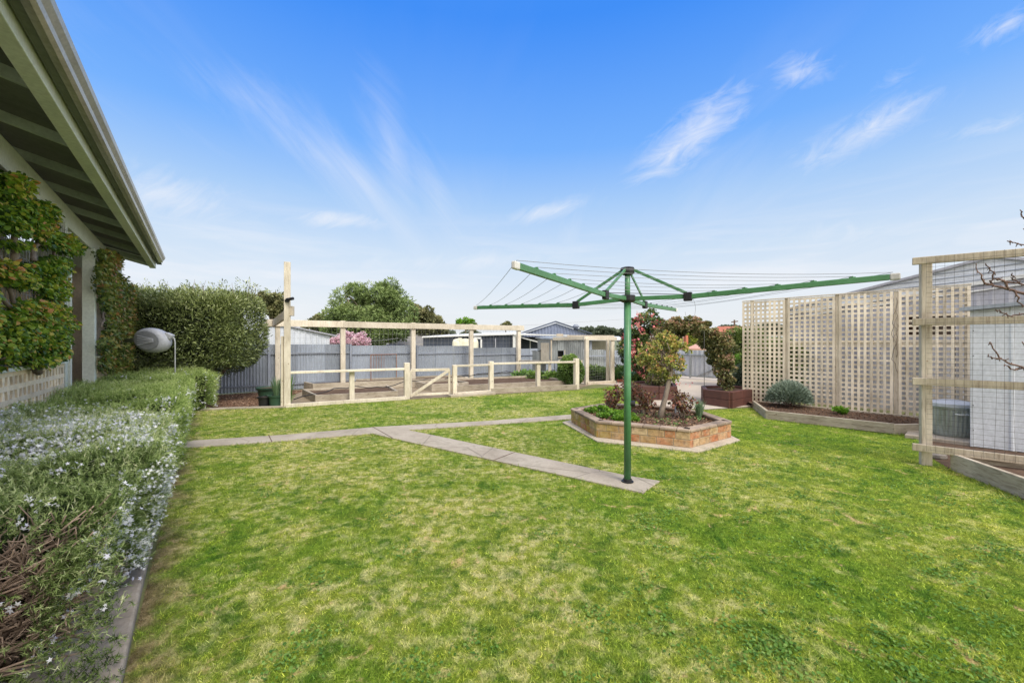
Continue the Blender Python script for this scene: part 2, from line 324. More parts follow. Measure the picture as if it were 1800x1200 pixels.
# foliage
M['rosemary'] = leafy('rosemary_leaf', [(0, (.02, .035, .012)), (.28, (.10, .16, .04)), (.55, (.31, .40, .14)), (.82, (.60, .65, .35)), (1, (.80, .78, .5))], .75, .2, .10, .25, 2)
M['rosemary_far'] = leafy('rosemary_tips', [(0, (.05, .09, .02)), (.35, (.22, .32, .08)), (.75, (.48, .58, .20)), (1, (.72, .76, .40))], .75, .2, .1, .3, 1.5)
M['ros_flower'] = leafy('rosemary_flower', [(0, (.72, .71, .86)), (.5, (.90, .89, .95)), (1, (1.0, .98, .98))], .6, .3, .2, 0)
M['vine'] = leafy('vine_leaf', [(0, (.025, .055, .012)), (.32, (.09, .17, .025)), (.6, (.22, .36, .035)), (.82, (.45, .50, .06)), (.94, (.60, .45, .09)), (1, (.60, .28, .10))], .45, .3, .35, .2, 3)
M['vine_rust'] = leafy('rusty_vine_leaf', [(0, (.04, .07, .02)), (.3, (.12, .18, .04)), (.6, (.27, .32, .07)), (.82, (.42, .34, .10)), (1, (.48, .20, .09))], .45, .3, .35, .3, 3)
M['olive'] = leafy('olive_leaf', [(0, (.04, .055, .02)), (.3, (.13, .17, .05)), (.62, (.28, .33, .11)), (.88, (.46, .50, .24)), (1, (.62, .64, .42))], .45, .15, .5, .2, 1.6)
M['camellia'] = leafy('camellia_leaf', [(0, (.03, .05, .02)), (.5, (.09, .14, .035)), (.85, (.20, .26, .06)), (1, (.38, .40, .11))], .3, .15, .6, .2)
M['camellia_fl'] = leafy('camellia_flower', [(0, (.60, .12, .17)), (.4, (.82, .26, .30)), (.75, (.90, .45, .38)), (1, (.94, .66, .58))], .6, .25, .3, .1, 3)
M['arch'] = leafy('arch_leaf', [(0, (.06, .07, .03)), (.35, (.16, .17, .06)), (.6, (.28, .25, .10)), (.8, (.38, .24, .15)), (1, (.48, .28, .21))], .45, .2, .4, .3, 2)
M['young'] = leafy('young_tree_leaf', [(0, (.10, .11, .04)), (.3, (.26, .31, .07)), (.6, (.48, .46, .12)), (.85, (.66, .42, .17)), (1, (.74, .32, .16))], .45, .3, .4, .35, 4)
M['rose'] = leafy('rose_leaf', [(0, (.08, .045, .03)), (.4, (.20, .08, .055)), (.7, (.34, .13, .08)), (.85, (.20, .24, .07)), (1, (.45, .24, .13))], .35, .25, .5, .2)
M['pepper'] = leafy('pepper_tree_leaf', [(0, (.07, .10, .04)), (.4, (.17, .24, .075)), (.75, (.30, .38, .14)), (1, (.42, .48, .22))], .55, .2, .3, .35, .5)
M['gum'] = leafy('gum_leaf', [(0, (.06, .065, .035)), (.4, (.15, .16, .07)), (.8, (.28, .27, .12)), (1, (.38, .34, .18))], .55, .2, .3, .35, .4)
M['blossom'] = leafy('pink_blossom', [(0, (.48, .26, .34)), (.4, (.70, .45, .56)), (.8, (.82, .64, .72)), (1, (.9, .8, .84))], .6, .3, .2, .25)
M['hill_tree'] = leafy('far_wood_leaf', [(0, (.05, .065, .05)), (.5, (.10, .125, .08)), (1, (.19, .21, .14))], .8, .1, .1, .4, .08)
M['topiary'] = leafy('topiary_leaf', [(0, (.05, .095, .02)), (.5, (.14, .24, .05)), (1, (.32, .44, .11))], .45, .2, .4, .2)
M['conifer'] = leafy('conifer_leaf', [(0, (.05, .08, .02)), (.5, (.14, .20, .045)), (1, (.32, .38, .09))], .6, .15, .3, .3)
M['lime'] = leafy('lime_conifer_leaf', [(0, (.12, .16, .02)), (.5, (.30, .36, .05)), (1, (.45, .48, .10))], .6, .2, .3, .2)
M['greygreen'] = leafy('grey_green_leaf', [(0, (.07, .10, .07)), (.5, (.20, .26, .20)), (1, (.40, .46, .38))], .6, .15, .3, .2)
M['bright'] = leafy('bright_leaf', [(0, (.05, .13, .012)), (.5, (.14, .30, .025)), (1, (.28, .44, .06))], .45, .3, .4, .2)
M['strap'] = leafy('strap_leaf', [(0, (.05, .12, .03)), (.5, (.14, .27, .06)), (1, (.30, .42, .14))], .4, .25, .4, .2)
M['clover'] = leafy('clover_leaf', [(0, (.05, .13, .025)), (.5, (.12, .24, .04)), (1, (.26, .38, .10))], .6, .25, .15, .2)
M['bulb'] = leafy('bulb_leaf', [(0, (.08, .15, .07)), (.5, (.19, .29, .16)), (1, (.32, .42, .26))], .4, .25, .4, .2)

def A(*p): return np.array(p, float)
def ell_points(n, c, r, shell=.55):
    u = rnd_unit(n); rad = rng.uniform(shell, 1, n)**.6
    return A(*c) + u*rad[:, None]*A(*r), u
def clumpy(n, c, r, nclump, cr, shell=.5):
    """leaf points gathered in clumps spread through an ellipsoid, shade from depth inside a clump and its height"""
    cc, cu = ell_points(nclump, c, np.array(r)*1.0, shell)
    idx = rng.integers(0, nclump, n); u = rnd_unit(n); rr = rng.uniform(.35, 1, n)**.5
    csz = (cr*(.7+.6*rng.random(nclump)))[idx]
    P = cc[idx] + u*(rr*csz)[:, None]*A(1, 1, .8)
    ct = rng.normal(0, .12, nclump)[idx]
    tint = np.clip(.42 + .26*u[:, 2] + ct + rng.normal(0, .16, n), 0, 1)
    D = unit(u + .8*rnd_unit(n) + A(0, 0, -.1)); return P, D, tint
def limb(mb, p, q, r0, r1, wob=.06, n=6, k=5):
    p, q = Vector(p), Vector(q); L = (q-p).length
    pts = []; rs = []
    for i in range(k+1):
        t = i/k; w = Vector((random.uniform(-1, 1), random.uniform(-1, 1), random.uniform(-.5, .5)))*wob*L*(1 if 0 < i < k else 0)
        pts.append(p.lerp(q, t)+w); rs.append(r0+(r1-r0)*t)
    mb.tube(pts, rs, n); return pts
def tree(name, label, cat, base, trunk_h, tr, blobs, leafmat, kind='leaf', lsize=.12, n=6000, nclump=60, cr=.4, barkmat='bark', group=None, lean=(0, 0), limbs=7, shell=.45):
    base = Vector(base); t = thing(name, label, cat, base, group)
    mb = MB(); top = base + Vector((lean[0], lean[1], trunk_h))
    limb(mb, base - Vector((0, 0, .05)), top, tr, tr*.65, .03, 10, 6)
    for k in range(limbs):
        c, r = blobs[k % len(blobs)]; tgt = Vector(c) + Vector([random.uniform(-.6, .6)*x for x in r])
        pts = limb(mb, top - Vector((0, 0, random.random()*trunk_h*.15)), tgt, tr*.45, tr*.1, .07, 6, 5)
        for j in (2, 3, 4): limb(mb, pts[j], pts[j] + Vector([random.uniform(-.6, .6)*x for x in r]), tr*.16, tr*.04, .1, 5, 3)
    mb.build('trunk', M[barkmat], t, smooth=True)
    vol = np.array([np.prod(np.array(r))**(.67) for c, r in blobs]); vol = vol/vol.sum()
    Ps, Ds, Ts = [], [], []
    for (c, r), w in zip(blobs, vol):
        P, D, T = clumpy(int(n*w)+1, c, r, max(4, int(nclump*w)), cr, shell); Ps.append(P); Ds.append(D); Ts.append(T)
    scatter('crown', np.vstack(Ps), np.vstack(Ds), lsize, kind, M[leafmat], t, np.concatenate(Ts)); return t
def inpoly(P, poly):
    x, y = P[:, 0], P[:, 1]; ins = np.zeros(len(P), bool); n = len(poly)
    for i in range(n):
        x1, y1 = poly[i][0], poly[i][1]; x2, y2 = poly[(i+1) % n][0], poly[(i+1) % n][1]
        if y1 == y2: continue
        c = ((y1 > y) != (y2 > y)) & (x < (x2-x1)*(y-y1)/(y2-y1)+x1); ins ^= c
    return ins
def sheet(name, poly, z, mat, thick=None):
    mb = MB(); pts = [(p[0], p[1], z) for p in poly]
    if thick: mb.prism(poly, z-thick, z)
    else: mb.add(pts, [tuple(range(len(pts)))])
    o = mb.build(name, mat); return structure(o)

# ================================================================== GROUND
# ground: one sheet to the horizon, gently rolling far away
gx = np.concatenate([np.linspace(-900, -60, 12), np.linspace(-50, 50, 21), np.linspace(60, 900, 12)])
gy = np.concatenate([np.linspace(-40, 60, 21), np.linspace(80, 1200, 20)])
XX, YY = np.meshgrid(gx, gy); ZZ = np.where(YY > 70, -np.minimum((YY-70)*.02, 3.0), 0)
V = np.stack([XX, YY, ZZ], -1).reshape(-1, 3); nx, ny = len(gx), len(gy)
T = []
for j in range(ny-1):
    for i in range(nx-1):
        a = j*nx+i; T += [(a, a+1, a+nx+1), (a, a+nx+1, a+nx)]
structure(np_mesh('ground', V, np.array(T), np.full(len(V), .5), M['earth'], smooth=True))

lawn_poly = [AC(.2, -.29), AC(9.5, -.27), G(334, 719), G(500, 716), G(715, 703.5), G(800, 698), G(1013, 686), G(1082, 679), G(1110, 690), G(1135, 705), G(1155, 716), G(1240, 721), G(1290, 719), G(1322, 717),
             G(1346, 737), G(1572, 765), G(1618, 764), G(1628, 800), G(1668, 824), G(1800, 880), Vector((5.0, 2.6, 0)), Vector((4.6, .3, 0)), Vector((0, .1, 0))]
sheet('lawn', lawn_poly, .006, M['turf'])
path_l = [G(300, 778.5), G(500, 766), G(660, 752), G(860, 741), G(1010, 729.5), G(1012, 737), G(860, 748), G(718, 757.5), G(735, 761), G(1100, 838), G(1160, 848), G(1130, 869), G(690, 772), G(655, 763.5), G(480, 778), G(300, 791)]
mb = MB(); mb.prism(path_l, -.03, .022); structure(mb.build('path', M['concrete'], bevel=.004))
mb = MB()
for p, q in ((G(472, 766.5), G(478, 778.5)), (G(655, 752), G(690, 772)), (G(905, 797), G(868, 811.5))): mb.bar(p+Vector((0,0,.0225)), q+Vector((0,0,.0225)), .012, .003)
structure(mb.build('path_joint', M['soil']))
drive = [G(1013, 674), G(1082, 677.5), G(1110, 689), G(1135, 704), G(1155, 715), G(1240, 720), G(1290, 717), Vector((6.2, 9.6, 0)), Vector((10, 12, 0)), Vector((13, 20, 0)), Vector((6, 21, 0)), G(1120, 663)]
sheet('driveway', drive, .012, M['drive'])
mulch_poly = [G(330, 719), G(505, 714), G(500, 699), Vector((-6.3, 12.6, 0)), Vector((-10.5, 10.0, 0)), AC(12, -1.8), AC(9.4, -.4)]
sheet('mulch_bed', mulch_poly, .009, M['mulch'])
P = np.column_stack([rng.uniform(-10, -5, 9000), rng.uniform(8.5, 12.5, 9000), np.full(9000, .014)]); P = P[inpoly(P, mulch_poly)]
o = scatter('bark_chips', P, unit(rnd_unit(len(P))*A(1, 1, .25)), .035, 'leaf', M['chips']); tag(o, 'scattered brown bark chips covering the bed below the olive bush', 'mulch', kind='stuff')
mb = MB()
pts = [G(332, 722), G(400, 719), G(508, 716)]
for p, q in zip(pts, pts[1:]): mb.bar(p+Vector((0, 0, .01)), q+Vector((0, 0, .01)), .14, .06)
tag(mb.build('garden_edging', M['concrete'], bevel=.008), 'low pale concrete edging strip between the lawn and the mulch bed', 'edging')
sheet('garden_soil', [G(508, 714), G(715, 702), G(800, 697), G(1013, 684), Vector((3.4, 15.2, 0)), Vector((5.0, 17.6, 0)), Vector((2.5, 18.0, 0)), Vector((0, 17.7, 0)), Vector((-7.9, 11.8, 0)), Vector((-6.3, 12.0, 0))], .007, M['soil_path'])
# kerb along the hedge
kp = [(.2, -.29), (2.2, -.285), (3.2, -.30), (4.4, -.31), (6, -.30), (6, -.55), (3.2, -.62), (2.2, -.72), (.2, -.9)]
mb = MB(); mb.prism([AC(*p) for p in kp], -.02, .055); structure(mb.build('kerb', M['kerb'], bevel=.015))
sheet('hedge_bed', [AC(.2, -.88), AC(13.3, -.88), AC(13.3, -1.6), AC(.2, -1.6)], .011, M['soil'])

# grass blades, denser close to the eye
excl = [path_l]
pl_foot = [G(988, 744), G(1049, 778), G(1228, 797), G(1301, 776), Vector((3.50, 7.35, 0)), Vector((3.0, 8.2, 0)), Vector((1.72, 8.3, 0))]
excl.append(pl_foot)
def keep(P):
    k = inpoly(P, lawn_poly)
    for e in excl: k &= ~inpoly(P, e)
    return k & ((P[:, 0]-1.218)**2 + (P[:, 1]-4.32)**2 > .004)
def grass(n, dmin, dmax, sz, power):
    u = rng.random(n); d = dmin*(dmax/dmin)**u if power == 1 else dmin + (dmax-dmin)*u
    x = rng.uniform(-1.38, 1.38, n)*d; P = np.column_stack([x, d, np.full(n, .004)]); P = P[keep(P)]
    D = unit(np.column_stack([rng.normal(0, .75, len(P)), rng.normal(0, .75, len(P)), np.full(len(P), .75)]))
    return P, D, sz*(1 + .11*P[:, 1])
P1, D1, S1 = grass(640000, 1.5, 13.5, .0165, 1)
t_ = np.clip(rng.normal(.5, .27, len(P1)), 0, 1)
o = scatter('grass', P1, D1, S1, 'blade', M['blades'], None, t_, jit=.5)
tag(o, 'short mown green and straw coloured grass covering the yard', 'grass', kind='stuff')
# clover and broad weeds in the turf
cl = []
for k in range(190):
    d = random.uniform(1.6, 6.5); x = random.uniform(-.6, 1.3)*d
    if random.random() < .55: x = random.uniform(.3, 1.25)*d
    n = random.randint(25, 90); cl.append(np.column_stack([rng.normal(x, .07, n), rng.normal(d, .06, n), rng.uniform(.008, .018, n)]))
P = np.vstack(cl); P = P[keep(P)]
o = scatter('clover', P, unit(np.column_stack([rng.normal(0, 1, (len(P), 2)), np.full(len(P), .25)])), .016, 'broad', M['clover'], None, np.clip(rng.normal(.45, .25, len(P)), 0, 1), up=(0, 0, 1))
tag(o, 'dark green clover and flat weeds spread through the lawn', 'weeds', kind='stuff')
# grass tufts creeping along the slab and timber edges
def edge_tufts(segs, dens=220, w=.035, size=.04):
    out = []
    for p, q in segs:
        L = (q-p).length; n = int(L*dens); t = rng.random(n)
        out.append(np.array(p)[None]*(1-t[:, None]) + np.array(q)[None]*t[:, None] + np.column_stack([rng.normal(0, w, (n, 2)), np.zeros(n)]))
    return np.vstack(out)
segs = [(path_l[i], path_l[i+1]) for i in range(len(path_l)-1)] + [(pl_foot[i], pl_foot[i+1]) for i in range(3)] + [(G(1346, 738), G(1572, 766)), (G(1572, 766), G(1618, 765)), (G(1668, 826), G(1800, 881)), (G(508, 718), G(1013, 687))]
P = edge_tufts(segs); P[:, 2] = .004; P = P[~inpoly(P, path_l)]
D = unit(np.column_stack([rng.normal(0, .6, (len(P), 2)), np.full(len(P), .9)]))
o = scatter('edge_grass', P, D, .038, 'blade', M['blades'], None, np.clip(rng.normal(.4, .2, len(P)), 0, 1), jit=.5)
tag(o, 'longer grass tufts creeping along the path and garden bed edges', 'grass', kind='stuff')

# ================================================================== HOUSE / VERANDAH
v = thing('house', 'house with pale green verandah, dark soffit and taupe gutter at the left', 'house', AC(12.9, -1.55))
zf = lambda a: 3.35 - .0156*(a-4)              # underside of eave beam
zb = lambda a: 3.395 - .0245*(a-6.5)            # top of verandah beam
a0, a1 = -2.0, 12.75
mb = MB(); mb.bar(AC(a0, -1.55, zb(a0)-.14), AC(a1, -1.55, zb(a1)-.14), .09, .28); mb.build('verandah_beam', M['green_paint'], v, .006)
mb = MB(); mb.bar(AC(a0, -.975, zf(a0)+.07), AC(a1, -.975, zf(a1)+.07), .11, .14); mb.build('eave_beam', M['green_paint'], v, .006)
def soff(c): return .27*(-.975-c)+.04
mb = MB()
for k in range(13):
    a = -.9 + 1.1*k
    mb.bar(AC(a, -1.03, zf(a)+.085), AC(a, -3.3, zf(a)+.085+.27*2.27), .035, .09)
mb.build('rafter', M['rafter'], v)
mb = MB()
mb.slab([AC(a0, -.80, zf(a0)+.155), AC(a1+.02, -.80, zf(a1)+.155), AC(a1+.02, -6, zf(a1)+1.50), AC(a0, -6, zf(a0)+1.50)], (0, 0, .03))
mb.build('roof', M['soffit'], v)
mb = MB()
for k in range(36):                            # corrugation ridges under the sheet edge
    pass
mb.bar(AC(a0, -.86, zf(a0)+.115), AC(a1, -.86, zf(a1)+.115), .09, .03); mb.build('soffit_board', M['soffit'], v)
# gutter: ogee section swept along the eave
prof = [(-.845, .10), (-.845, .09), (-.80, .085), (-.775, .10), (-.765, .13), (-.75, .15), (-.735, .17), (-.725, .205), (-.73, .215), (-.745, .215), (-.745, .2), (-.845, .2)]
mb = MB(); n = len(prof); ga1 = 12.35
vs = [AC(a, c, zf(a)+z) for a in (a0, ga1) for c, z in prof]
mb.add(vs, [(i, (i+1) % n, n+(i+1) % n, n+i) for i in range(n)] + [tuple(range(n-1, -1, -1)), tuple(range(n, 2*n))])
mb.build('gutter', M['gutter'], v)
mb = MB(); mb.box(AC(9.75, -1.55, 1.53), (.15, .15, 3.06), math.atan2(.8, -.6)); mb.build('post', M['green_paint'], v, .006)
mb = MB(); mb.box(AC(8.02, -1.55, 1.55), (.10, .12, 3.1), math.atan2(.8, -.6)); mb.box(AC(8.16, -1.50, 1.5), (.07, .06, 3.0), math.atan2(.8, -.6)); mb.build('post', M['green_paint'], v, .005)
mb = MB(); mb.box(AC(12.6, -1.55, 1.5), (.13, .12, 2.95), math.atan2(.8, -.6)); mb.build('post', M['green_paint'], v, .005)
# walls of the house behind
mb = MB(); rz = math.atan2(.8, -.6)
mb.bar(AC(a0, -3.4, 1.9), AC(12.9, -3.4, 1.9), .15, 3.8); mb.bar(AC(12.75, -3.33, 1.9), AC(12.75, -8, 2.2), .12, 3.8); mb.bar(AC(12.75, -1.66, 1.55), AC(12.75, -3.33, 1.55), .10, 3.1); mb.build('wall', M['house_wall'], v)
mb = MB(); mb.bar(AC(12.8, -1.62, 3.08), AC(12.8, -3.3, 3.35), .03, .5); mb.build('barge_board', M['green_paint'], v)
mb = MB(); mb.bar(AC(5.2, -3.31, 1.55), AC(6.8, -3.31, 1.55), .03, 1.25); f = mb.build('window', M['black'], v)
mb = MB()
for aa in (5.2, 6.0, 6.8): mb.bar(AC(aa, -3.28, .92), AC(aa, -3.28, 2.18), .05, .05)
for zz in (.92, 2.18): mb.bar(AC(5.2, -3.28, zz), AC(6.8, -3.28, zz), .05, .05)
mb.build('frame', M['white'], f, .004)
mb = MB(); mb.prism([AC(-2, -1.6), AC(12.9, -1.6), AC(12.9, -3.35), AC(-2, -3.35)], 0, .08); mb.build('verandah_floor', M['concrete'], v)

mb = MB(); mb.bar(AC(12.72, -.93, zf(12.7)+.13), AC(12.72, -3.3, zf(12.7)+.13+.27*2.37), .03, .24); mb.build('barge_board', M['green_paint'], v)
# breeze block walls
def breeze(a_s, a_e, ztop, label):
    t = thing('breeze_block_wall', label, 'wall', AC(a_s, -1.5)); mb = MB(); dz = .133; nrow = int(ztop/dz)
    z0 = ztop - nrow*dz; mb.bar(AC(a_s, -1.53, z0/2), AC(a_e, -1.53, z0/2), .09, z0)
    band = .050
    for r in range(nrow+1): mb.bar(AC(a_s, -1.505, z0+r*dz), AC(a_e, -1.505, z0+r*dz), .048, band)
    da = .125; k = 0; a = a_s
    nn = Vector((.8, .6, 0))*-.022
    while a < a_e:
        for r in range(nrow):
            lo, hi = z0+r*dz+band/2-.001, z0+(r+1)*dz-band/2+.001; mid = (lo+hi)/2
            w1, w2 = (.036, .018) if (k) % 2 else (.018, .036)
            if r % 2: w1, w2 = w2, w1
            mb.slab([AC(a-w1, -1.483, lo), AC(a+w1, -1.483, lo), AC(a+w2, -1.483, hi), AC(a-w2, -1.483, hi)], nn)
        a += da; k += 1
    mb.build('blockwork', M['breeze'], t)
    mb = MB(); mb.bar(AC(a_s+.01, -1.512, (z0+ztop)/2), AC(a_e-.01, -1.512, (z0+ztop)/2), .010, ztop-z0-.01); mb.build('hole_shade', M['black'], t)  # dark sheet added to stand in for the shade inside the block holes
    mb = MB(); mb.bar(AC(a_s, -1.52, ztop+.045), AC(a_e, -1.52, ztop+.045), .16, .04); mb.build('capping', M['green_paint'], t, .005)
    return t
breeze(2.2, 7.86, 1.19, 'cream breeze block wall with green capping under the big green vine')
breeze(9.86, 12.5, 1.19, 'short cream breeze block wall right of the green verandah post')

# vines trained on wire
def vine(label, blobs, mat, n, cplane, lsize, loc, stems, side):
    t = thing('climbing_vine', label, 'vine', loc)
    Ps, Ts, Ds = [], [], []; wts = np.array([b[2]*b[3]/((b[0]-360)**2) for b in blobs]); wts = wts/wts.sum()
    for (cx, cy, rx, ry), w in zip(blobs, wts):
        m = int(n*w); ang = rng.uniform(0, 2*PI, m); rr = np.sqrt(rng.random(m))*rng.uniform(.8, 1.08, m)
        px = cx + rx*rr*np.cos(ang); py = cy + ry*rr*np.sin(ang); r = (px-900)/F
        bulge = np.sqrt(np.clip(1-rr**2, 0, 1)); c = cplane + rng.uniform(-.09, .08, m)*(.4+bulge)
        d = cplane/(.8*r+.6); a = d*(.8-.6*r); z = H-(py-600)/F*d
        P = np.column_stack([-.6*a+.8*c, .8*a+.6*c, z]); Ps.append(P)
        Ts.append(np.clip(.36 + 2.2*(c-cplane) + .10*(1-(py-cy)/ry*.5) + rng.normal(0, .22, m) + random.uniform(-.1, .12), 0, 1))  # leaves set back in the vine darker, shade put into their tint
        Ds.append(unit(rnd_unit(m) + A(.9, .4, -.5)))
    mb = MB()
    for pp in stems:
        pts = []
        for px, py in pp:
            a, d = onC(px, cplane-.02); pts.append(AC(a, cplane-.02, H-(py-600)/F*d))
        fine = []
        for p, q in zip(pts, pts[1:]):
            for s in range(4): fine.append(p.lerp(q, s/4) + Vector((random.gauss(0, .012), random.gauss(0, .012), random.gauss(0, .012))))
        fine.append(pts[-1]); r0 = random.uniform(.024, .036); mb.tube(fine, [r0*(1-.6*i/len(fine)) for i in range(len(fine))], 7)
    mb.build('stem', M['bark'], t, smooth=True)
    scatter('foliage', np.vstack(Ps), np.vstack(Ds), lsize, 'broad', mat, t, np.concatenate(Ts), up=(.7, .5, .5))
    return t
# leaves beyond the left edge of the photo carry the same vine on toward the camera
vb = [(16, 328, 32, 26), (55, 375, 42, 24), (18, 380, 38, 34), (62, 400, 28, 20), (100, 425, 32, 15), (122, 438, 18, 12), (90, 468, 30, 18), (56, 470, 22, 9), (4, 478, 16, 24), (34, 493, 20, 16), (86, 503, 20, 24), (100, 505, 10, 26),
      (54, 545, 38, 20), (88, 558, 30, 30), (44, 590, 46, 26), (84, 598, 34, 30), (14, 606, 24, 24), (112, 572, 14, 12), (66, 633, 32, 14), (10, 560, 22, 12), (0, 640, 6, 12), (-70, 560, 60, 110), (-150, 500, 70, 190), (98, 620, 14, 16), (24, 430, 20, 9)]
vine('large green vine with orange tipped leaves on the verandah above the breeze blocks', vb, M['vine'], 25000, -1.43, .044, AC(5.5, -1.45),
     [[(60, 655), (38, 580), (20, 520), (5, 470), (-20, 400)], [(70, 655), (45, 600), (20, 545), (-10, 500)], [(30, 460), (28, 430), (25, 400), (40, 350)], [(58, 462), (60, 430), (90, 436), (108, 432)],
      [(108, 575), (106, 530), (104, 500), (95, 440)], [(0, 628), (15, 615), (60, 650)], [(25, 395), (30, 375), (18, 345), (-10, 330)]], -1)
vb2 = [(193, 462, 18, 18), (185, 490, 18, 30), (205, 520, 30, 40), (214, 560, 28, 46), (205, 610, 30, 40), (205, 640, 30, 20), (228, 530, 16, 34), (236, 575, 12, 45), (180, 445, 10, 8), (195, 455, 16, 12)]
vine('rusty green vine on the verandah end between post and hose reel', vb2, M['vine_rust'], 10000, -1.40, .058, AC(11, -1.4),
     [[(200, 668), (196, 640), (190, 600), (200, 540), (190, 470)], [(206, 668), (212, 620), (205, 560), (225, 500)], [(190, 560), (183, 550), (178, 575)]], 1)
# wire netting the vines grow on
def netting(name, label, a_s, a_e, z0, z1, c, step, rad, mat):
    mb = MB(); a = a_s
    while a <= a_e: mb.bar(AC(a, c, z0), AC(a, c, z1), rad, rad); a += step
    z = z0
    while z <= z1: mb.bar(AC(a_s, c, z), AC(a_e, c, z), rad, rad); z += step
    return tag(mb.build(name, mat), label, 'wire netting')
netting('wire_netting', 'fine wire netting behind the large green vine over the breeze wall', 2.5, 7.95, 1.26, 3.0, -1.47, .09, .0035, M['net_wire'])
netting('wire_netting', 'fine wire netting behind the rusty vine right of the green post', 9.9, 12.5, 1.26, 2.95, -1.47, .09, .0035, M['net_wire'])
# dark cover standing on the verandah in the doorway
t = thing('garden_chair', 'black covered garden chair standing in the verandah doorway', 'chair', AC(9.1, -2.2, .08))
mb = MB(); c0 = AC(9.15, -2.2, .08)
mb.lathe(c0, [(.30, 0), (.27, .3), (.26, .5), (.24, .56)], 14); mb.build('seat', M['black'], t, smooth=True)
mb = MB(); mb.bar(c0+Vector((-.20, .02, .5)), c0+Vector((-.26, .06, 1.25)), .5, .12, (1, 0, 0)); mb.build('backrest', M['black'], t, .03)

# hose reel on its swivel arm
rp = W(269, 598, 8.1)
t = thing('hose_reel', 'grey retractable hose reel mounted by the rusty vine above the hedge', 'hose reel', rp)
mb = MB(); prof = [(.02, -.15), (.15, -.145), (.21, -.12), (.245, -.07), (.25, 0), (.245, .07), (.21, .12), (.15, .145), (.02, .15)]
yv = Vector((.18, -.98, 0)).normalized(); xv = Vector((0, 0, 1)).cross(yv)
def disc(mb, prof, cx=0, sx=1.22, n=28):
    vs = []; fs = []
    for r, z in prof:
        for j in range(n):
            w = 2*PI*j/n; vs.append(rp + xv*(cx + sx*r*math.cos(w)) + Vector((0, 0, 1))*(.98*r*math.sin(w) - .12*r*math.cos(w)) + yv*z)
    for i in range(len(prof)-1):
        for j in range(n): fs.append((i*n+j, i*n+(j+1) % n, (i+1)*n+(j+1) % n, (i+1)*n+j))
    fs.append(tuple(range(n))); fs.append(tuple((len(prof)-1)*n+j for j in range(n))); mb.add(vs, fs, .6)
disc(mb, prof); mb.build('casing', M['reel'], t, smooth=True)
mb = MB(); disc(mb, [(.185, .13), (.18, .152), (.12, .158), (.02, .16)], -.02, 1.15); mb.build('side_panel', M['reel_dark'], t, .003)
mb = MB()
for k in range(-2, 3): mb.bar(rp + xv*-.17 + yv*.168 + Vector((0, 0, .045*k)), rp + xv*.10 + yv*.168 + Vector((0, 0, .012*k)), .016, .022, yv)
mb.build('rib', M['reel'], t, .003)
mb = MB(); mb.bar(rp+xv*.22+Vector((0, 0, .12)), rp+xv*.345+Vector((0, 0, .06)), .12, .10); mb.build('hose_outlet', M['reel'], t, .02)
mb = MB(); hp = rp+xv*.34+Vector((0, 0, .06)); mb.tube([hp, hp+xv*.03+Vector((0, 0, -.02)), hp+xv*.045+Vector((0, 0, -.10)), hp+xv*.045+Vector((0, 0, -.4)), hp+xv*.05+Vector((0, 0, -1.45))], .012, 8); mb.build('hose', M['hose'], t, smooth=True)
mb = MB(); mb.bar(rp+xv*-.26, AC(11.9, -1.45, rp.z), .05, .08); mb.bar(AC(11.9, -1.45, rp.z-.2), AC(11.9, -1.45, rp.z+.2), .1, .05, (0, 1, 0)); mb.build('bracket', M['reel_dark'], t, .004)

